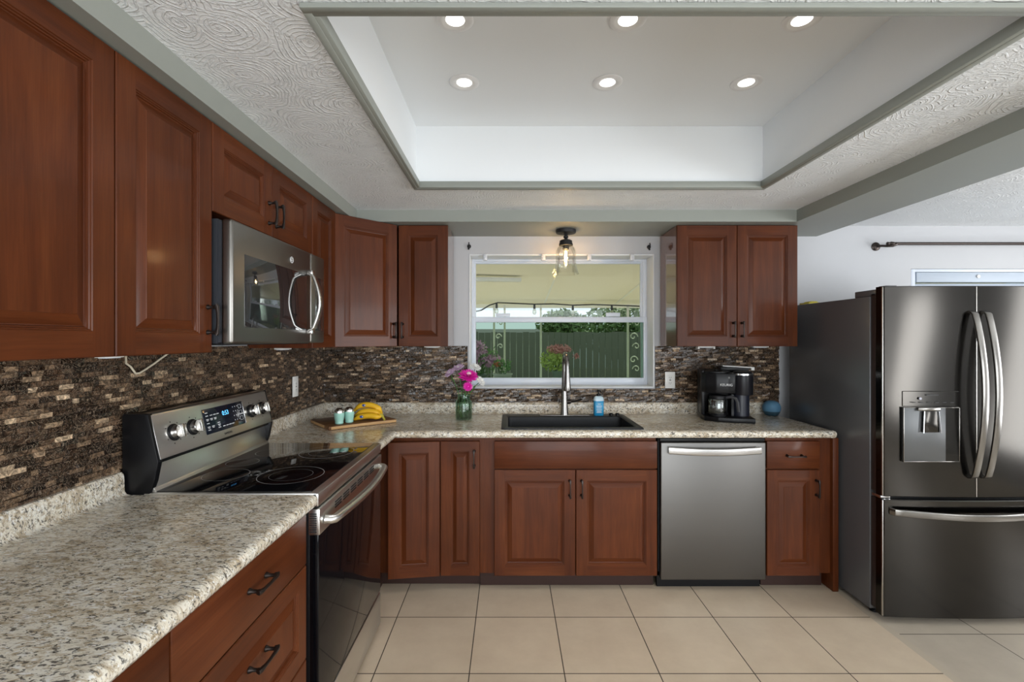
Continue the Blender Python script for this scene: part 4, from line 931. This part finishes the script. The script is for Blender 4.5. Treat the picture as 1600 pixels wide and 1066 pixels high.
# ------------------------------------------------------------------ lamps
bulbm = P('glowing_lens', (1, 1, 1), .5, emit=(1, .95, .88), estr=2.6)
ringm = P('lamp_trim_white', (.82, .82, .82), .4); bafm = P('lamp_baffle', (.80, .80, .79), .35)
first = None
for i, (x, y) in enumerate(((-.193, 2.04), (.428, 2.04), (1.030, 2.04), (-.187, 1.64), (.415, 1.64), (1.022, 1.64))):
    lab = ['recessed ceiling lamp in the tray corner above the corner cabinets', 'recessed ceiling lamp in the tray, middle of the row nearer the window', 'recessed ceiling lamp in the tray corner by the two-door cabinet and fridge',
           'recessed ceiling lamp cut by the tray edge, on the stove side', 'recessed ceiling lamp cut by the tray edge, between two others', 'recessed ceiling lamp cut by the tray edge, on the fridge side'][i]
    if first is None:
        cl = root('ceiling_light', lab, 'ceiling light', (x, y, TZ), 0, 'recessed tray lights')
        mb = MB(); mb.lathe([(.0645, -.0005), (.0645, -.003), (.061, -.0055), (.048, -.0075), (.045, -.0065)], (0, 0, 0), 40, cap0=False, cap1=False); part('trim_ring', mb, ringm, cl)
        mb = MB(); mb.lathe([(.045, -.0066), (.036, -.0030), (.031, -.0020)], (0, 0, 0), 40, cap0=False, cap1=False); part('baffle', mb, bafm, cl)
        mb = MB(); mb.lathe([(.0335, -.0024), (.0330, -.0030), (.020, -.0034), (.001, -.0036)], (0, 0, 0), 32, cap0=False); part('lens', mb, bulbm, cl); first = cl
    else:
        cl = copy_tree(first); cl.location = (x, y, TZ); cl['label'] = lab
    l = bpy.data.lights.new('ceiling_lamp_beam', 'SPOT'); l.energy = 8; l.spot_size = math.radians(88); l.spot_blend = 1; l.shadow_soft_size = .035; l.color = (1, .97, .93)
    o = bpy.data.objects.new('ceiling_lamp_beam', l); C.objects.link(o); o.location = (x, y, TZ - .03)

LX, LY = .378, 3.115
fl = root('flush_mount_lamp', 'black flush-mount lamp with clear bell glass over the sink', 'lamp', (LX, LY, ZS))
mb = MB(); mb.lathe([(.066, -.0005), (.067, -.012), (.064, -.022), (.050, -.025), (.014, -.030), (.010, -.036), (.016, -.042), (.016, -.050), (.010, -.056), (.012, -.062), (.030, -.066), (.041, -.072), (.042, -.085), (.046, -.096), (.046, -.104), (.038, -.105)], (0, 0, 0), 30); part('canopy', mb, BMATTE, fl)
mb = MB(); mb.lathe([(.022, -.104), (.021, -.128), (.016, -.130)], (0, 0, 0), 20); part('bulb_socket', mb, BMATTE, fl)
mb = MB(); mb.lathe([(.046, -.106), (.058, -.120), (.066, -.140), (.068, -.165), (.067, -.190), (.0665, -.215), (.071, -.245), (.080, -.275), (.0865, -.292), (.0850, -.2925), (.0785, -.275), (.0695, -.245), (.0650, -.215), (.0655, -.190), (.0665, -.165), (.0645, -.140), (.0565, -.121), (.045, -.108)], (0, 0, 0), 36, cap0=False, cap1=False); part('glass_shade', mb, GL_CLR, fl, sharp=1.0)
mb = MB(); mb.lathe([(.013, -.130), (.014, -.140), (.016, -.155), (.016, -.215), (.012, -.232), (.004, -.240), (.001, -.240)], (0, 0, 0), 20); part('bulb', mb, thin_glass('amber_bulb_glass', (1, .88, .66), .05), fl, sharp=1.0)
mb = MB()
for k in range(5): a = 2 * PI * k / 5; mb.tube([(.005 * math.cos(a), .005 * math.sin(a), -.142), (.009 * math.cos(a + .4), .009 * math.sin(a + .4), -.178), (.005 * math.cos(a), .005 * math.sin(a), -.214)], .0016, 6)
part('filament', mb, P('hot_filament', (1, .8, .5), .5, emit=(1, .72, .38), estr=60), fl)
l = bpy.data.lights.new('sink_lamp_glow', 'POINT'); l.energy = 1.5; l.color = (1, .70, .42); l.shadow_soft_size = .018
o = bpy.data.objects.new('sink_lamp_glow', l); C.objects.link(o); o.location = (LX, LY, ZS - .178)

# curtain rod on the dining side
cr = root('curtain_rod', 'dark bronze curtain rod on the wall above the fridge', 'curtain rod', (2.58, YB, 2.085))
mb = MB(); mb.tube([(.065, -.085, .004), (2.05, -.085, .004)], .0105, 12, (0, 0.1, 1)); part('rod', mb, BRONZE, cr)
mb = MB(); mb.lathe([(.012, .09), (.014, .07), (.009, .06), (.012, .05), (.012, .045)], (-.03, -.085, .004), 14, 'x'); part('finial', mb, BRONZE, cr)
mb = MB(); mb.lathe([(.030, -.001), (.030, -.006), (.022, -.010), (.024, -.014), (.012, -.018), (.004, -.020)], (0, 0, 0), 20, 'y'); bk = part('bracket', mb, BRONZE, cr)
mb = MB(); mb.tube([(0, -.016, 0), (.006, -.05, -.004), (.02, -.08, -.012), (.05, -.088, -.010), (.075, -.085, .002)], [.009, .008, .008, .010, .013], 10); part('bracket_arm', mb, BRONZE, bk)
mb = MB(); mb.lathe([(.030, -.001), (.030, -.006), (.012, -.018), (.004, -.020)], (2.0, 0, 0), 20, 'y'); mb.tube([(2.0, -.016, 0), (2.0, -.085, .004)], .008, 10); part('bracket', mb, BRONZE, cr)

# ------------------------------------------------------------------ outside the window
mb = MB(); mb.box(-9, 12, 3.52, 6.9, -.25, -.12); struct('ground', mb, PATIO, 'concrete patio outside the window', smooth=False)
mb = MB(); mb.box(-14, 18, 6.9, 26, -.25, -.14); struct('ground_lawn', mb, GRASS, 'lawn beyond the patio', smooth=False)
pr_ = root('patio_cover', 'cream patio roof seen through the upper window', 'patio roof', (.6, 5.0, 2.3))
mb = MB(); mb.prism([(-1.45, .22), (3.0, -.27), (3.0, -.21), (-1.45, .28)], -5.6, 6.2, 0, 'x'); part('roof_deck', mb, CREAM, pr_)
mb = MB(); mb.box(-5.6, 6.2, 2.96, 3.02, -.330, -.16, .004); part('fascia', mb, CREAMW, pr_)
mb = MB()
for x in (-2.4, -1.2, 0, 1.2, 2.4): mb.prism([(-1.40, .205), (2.95, -.275), (2.95, -.25), (-1.40, .23)], x - .012, x + .012, 0, 'x')
part('roof_seams', mb, CREAMW, pr_)
fl_ = root('reflection_strip', 'white strip under the patio roof, standing in for a reflection', 'light fixture', (-.22, 6.0, 2.232), 0)  # pale box added in place of a reflection in the window glass
mb = MB(); mb.box(-.38, .38, -.04, .04, -.055, -.012, .006); part('housing', mb, WPLAS, fl_); fl_.rotation_euler = (-.1, 0, .12)
def scroll(c, r, s, plane='xz'):
    return [(c[0] + s * r * (1 - .045 * k) * math.cos(.35 * k), c[1], c[2] + r * (1 - .045 * k) * math.sin(.35 * k)) for k in range(20)]
for i, (xs, scr) in enumerate((((772, 788.5), False), ((981, 1003), True))):
    Y = 7.7; b0 = px(xs[0], 531, Y).x; b1 = px(xs[1], 531, Y).x
    po = root('patio_post', ['white iron patio post behind the mauve flowers', 'white iron patio post with scrolls, on the fridge side of the window view'][i], 'post', ((b0 + b1) / 2, Y, -.12), 0); w = (b1 - b0) / 2
    for s in (-1, 1):
        part('upright', MB().box(s * w - .016, s * w + .016, -.016, .016, 0, 2.12), IRON, po)
    mb = MB()
    for z in (.45, .85, 1.22, 1.60):
        mb.tube(scroll((-w * .2, 0, z), w * .62, 1), .009, 6, (0, 1, 0)); mb.tube(scroll((w * .2, 0, z + .22), w * .55, -1), .008, 6, (0, 1, 0))
    part('scrollwork', mb, IRON, po)
po = root('clothes_pole', 'slim white pole standing in the middle of the window view', 'pole', (px(845, 531, 7.7).x, 7.7, -.12)); part('pole', MB().tube([(0, 0, 0), (0, 0, 2.12)], .016, 10), IRON, po)
sl = root('string_light', 'black string of patio bulbs under the roof edge', 'string lights', (.5, 7.6, 1.98))
so = Vector((.5, 7.6, 1.98)); ctrl = [(738, 488), (752, 485), (765, 477), (778, 473), (800, 474), (835, 475.5), (865, 475), (895, 477), (925, 476), (956, 477), (1010, 479)]
mb = MB(); mb.tube([px(x, y, 7.6) - so for x, y in ctrl], .011, 6); part('wire', mb, BMATTE, sl)
m_sb = thin_glass('clear_string_bulb', (.85, .85, .8), .2)
for x, y in ((776, 474), (835, 475), (895, 477), (956, 477)):
    c = px(x, y, 7.6) - so; mb = MB(); mb.lathe([(.016, 0), (.020, -.07), (.016, -.08)], c, 10); s_ = part('socket', mb, BMATTE, sl)
    mb = MB(); mb.lathe([(.016, -.08), (.030, -.115), (.030, -.145), (.010, -.175)], c, 10); part('bulb', mb, m_sb, s_)
mb = MB(); fy_ = 10.5; rn = random.Random(5); x = -6.5
while x < 9:
    h = 1.60 + rn.uniform(-.012, .012); mb.box(x, x + .135, fy_ + rn.uniform(0, .01), fy_ + .03, -.14, h); x += .142
solo('wooden_fence', mb, FENCE, 'dark weathered board fence across the yard', 'fence', smooth=False)
def leafcloud(c, R, n, size, seed, flat=1.0):
    mb = MB(); rn = random.Random(seed)
    for _ in range(n):
        d = Vector((rn.gauss(0, 1), rn.gauss(0, 1), rn.gauss(0, 1))).normalized() * (rn.random() ** .45); p = Vector(c) + Vector((d.x * R[0], d.y * R[1], d.z * R[2]))
        a = Vector((rn.gauss(0, 1), rn.gauss(0, 1), rn.gauss(0, 1))).normalized(); b = a.orthogonal().normalized(); s = size * rn.uniform(.6, 1.3)
        mb.face([mb.pt(p - a * s), mb.pt(p + b * s * .5), mb.pt(p + a * s), mb.pt(p - b * s * .5)])
    return mb
for i, (x, Y, rx, rz, zc) in enumerate(((3.9, 14.5, 1.9, 1.0, 1.75), (2.1, 18.5, 1.05, .9, 1.75), (8.9, 14., 2.2, 1.6, 2.0), (-3.6, 15., 1.6, .6, 1.2))):
    t = root('garden_tree', ['broad green tree beyond the fence on the fridge side of the window view', 'rounded green tree beyond the fence behind the glass lamp', 'tall green tree beyond the fence, outside the window edge', 'low green tree beyond the fence on the stove side'][i], 'tree', (x, Y, -.14))
    mb = MB(); mb.tube([(0, 0, 0), (.05, 0, .8), (0, 0, zc)], [.16, .12, .06], 8); part('trunk', mb, BARK, t)
    part('foliage', leafcloud((0, 0, zc + .14), (rx, rx * .7, rz), 2600, .11, 20 + i), TREE, t, smooth=False)
nb = root('garden_shed', 'pale shed roof showing above the fence on the stove side', 'shed', (-.1, 13.0, -.14))
part('wall', MB().box(-1.25, 1.25, 0, 1.6, 0, 1.55), CREAMW, nb); mb = MB(); mb.prism([(-1.45, 1.55), (1.45, 1.55), (.9, 1.86), (-.9, 1.86)], -.15, 1.75, 0, 'y'); part('roof', mb, ROOFG, nb)
# potted plants on a plant bench outside
pb_ = root('plant_bench', 'pale bench under the window outside, holding flower pots', 'bench', (.25, 4.35, -.12)); m_b = P('bench_wood', (.45, .42, .36), .7)
part('bench_top', MB().box(-.95, .75, -.28, .28, 1.12, 1.16, .004), m_b, pb_)
for x in (-.88, .68):
    for y in (-.22, .22): part('leg', MB().box(x - .025, x + .025, y - .025, y + .025, 0, 1.12), m_b, pb_)
def potplant(name, label, x, Y, pot, fol, bloom, potmat):
    p = root(name, label, 'potted plant', (x, Y, 1.0402))
    mb = MB(); r, h = pot; mb.lathe([(r * .7, 0), (r, h), (r * 1.06, h), (r * 1.06, h + .012), (r * .92, h + .012), (r * .9, h - .01), (.004, h - .01)], (0, 0, 0), 20, cap1=False); part('flower_pot', mb, potmat, p)
    mb = MB()
    for k in range(6):
        a = k * 1.05; mb.tube([(.02 * math.cos(a), .02 * math.sin(a), h - .01), (fol[1][0] * .4 * math.cos(a), fol[1][1] * .4 * math.sin(a), fol[0][2])], .003, 5)
    part('stem', mb, GREEN, p)
    part('foliage', leafcloud(fol[0], fol[1], fol[2], fol[3], int(x * 100) + 50), fol[4], p, smooth=False)
    for c, R, n, s, m in bloom: part('blossom', leafcloud(c, R, n, s, n), m, p, smooth=False)
WPOT = P('white_pot', (.80, .80, .78), .4); GPOT = P('glass_pot', (.35, .42, .40), .3)
potplant('potted_flowers', 'mauve flowering pot plant outside the window, on the stove side', -.28, 4.48, (.07, .05), ((0, 0, .19), (.20, .12, .18), 300, .022, PLEAF2), [((-.04, -.03, .30), (.13, .10, .08), 300, .020, MBLOOM), ((-.07, -.06, .18), (.10, .08, .09), 260, .019, MBLOOM), ((.13, -.05, .19), (.12, .08, .06), 260, .018, MBLOOM)], GPOT)
potplant('potted_flowers', 'white pot with a small orange bloom outside the window', -.055, 4.22, (.085, .075), ((0, 0, .16), (.09, .07, .07), 90, .02, PLEAF2), [((-.05, -.03, .17), (.03, .03, .025), 40, .014, ORANGEB)], WPOT)
potplant('potted_flowers', 'leafy green pot plant with pink blooms behind the faucet', .45, 4.36, (.05, .09), ((-.03, 0, .20), (.13, .10, .11), 330, .022, PLEAF), [((.02, -.03, .305), (.12, .08, .045), 260, .017, PBLOOM), ((.17, -.02, .24), (.03, .03, .03), 40, .014, PBLOOM)], GPOT)
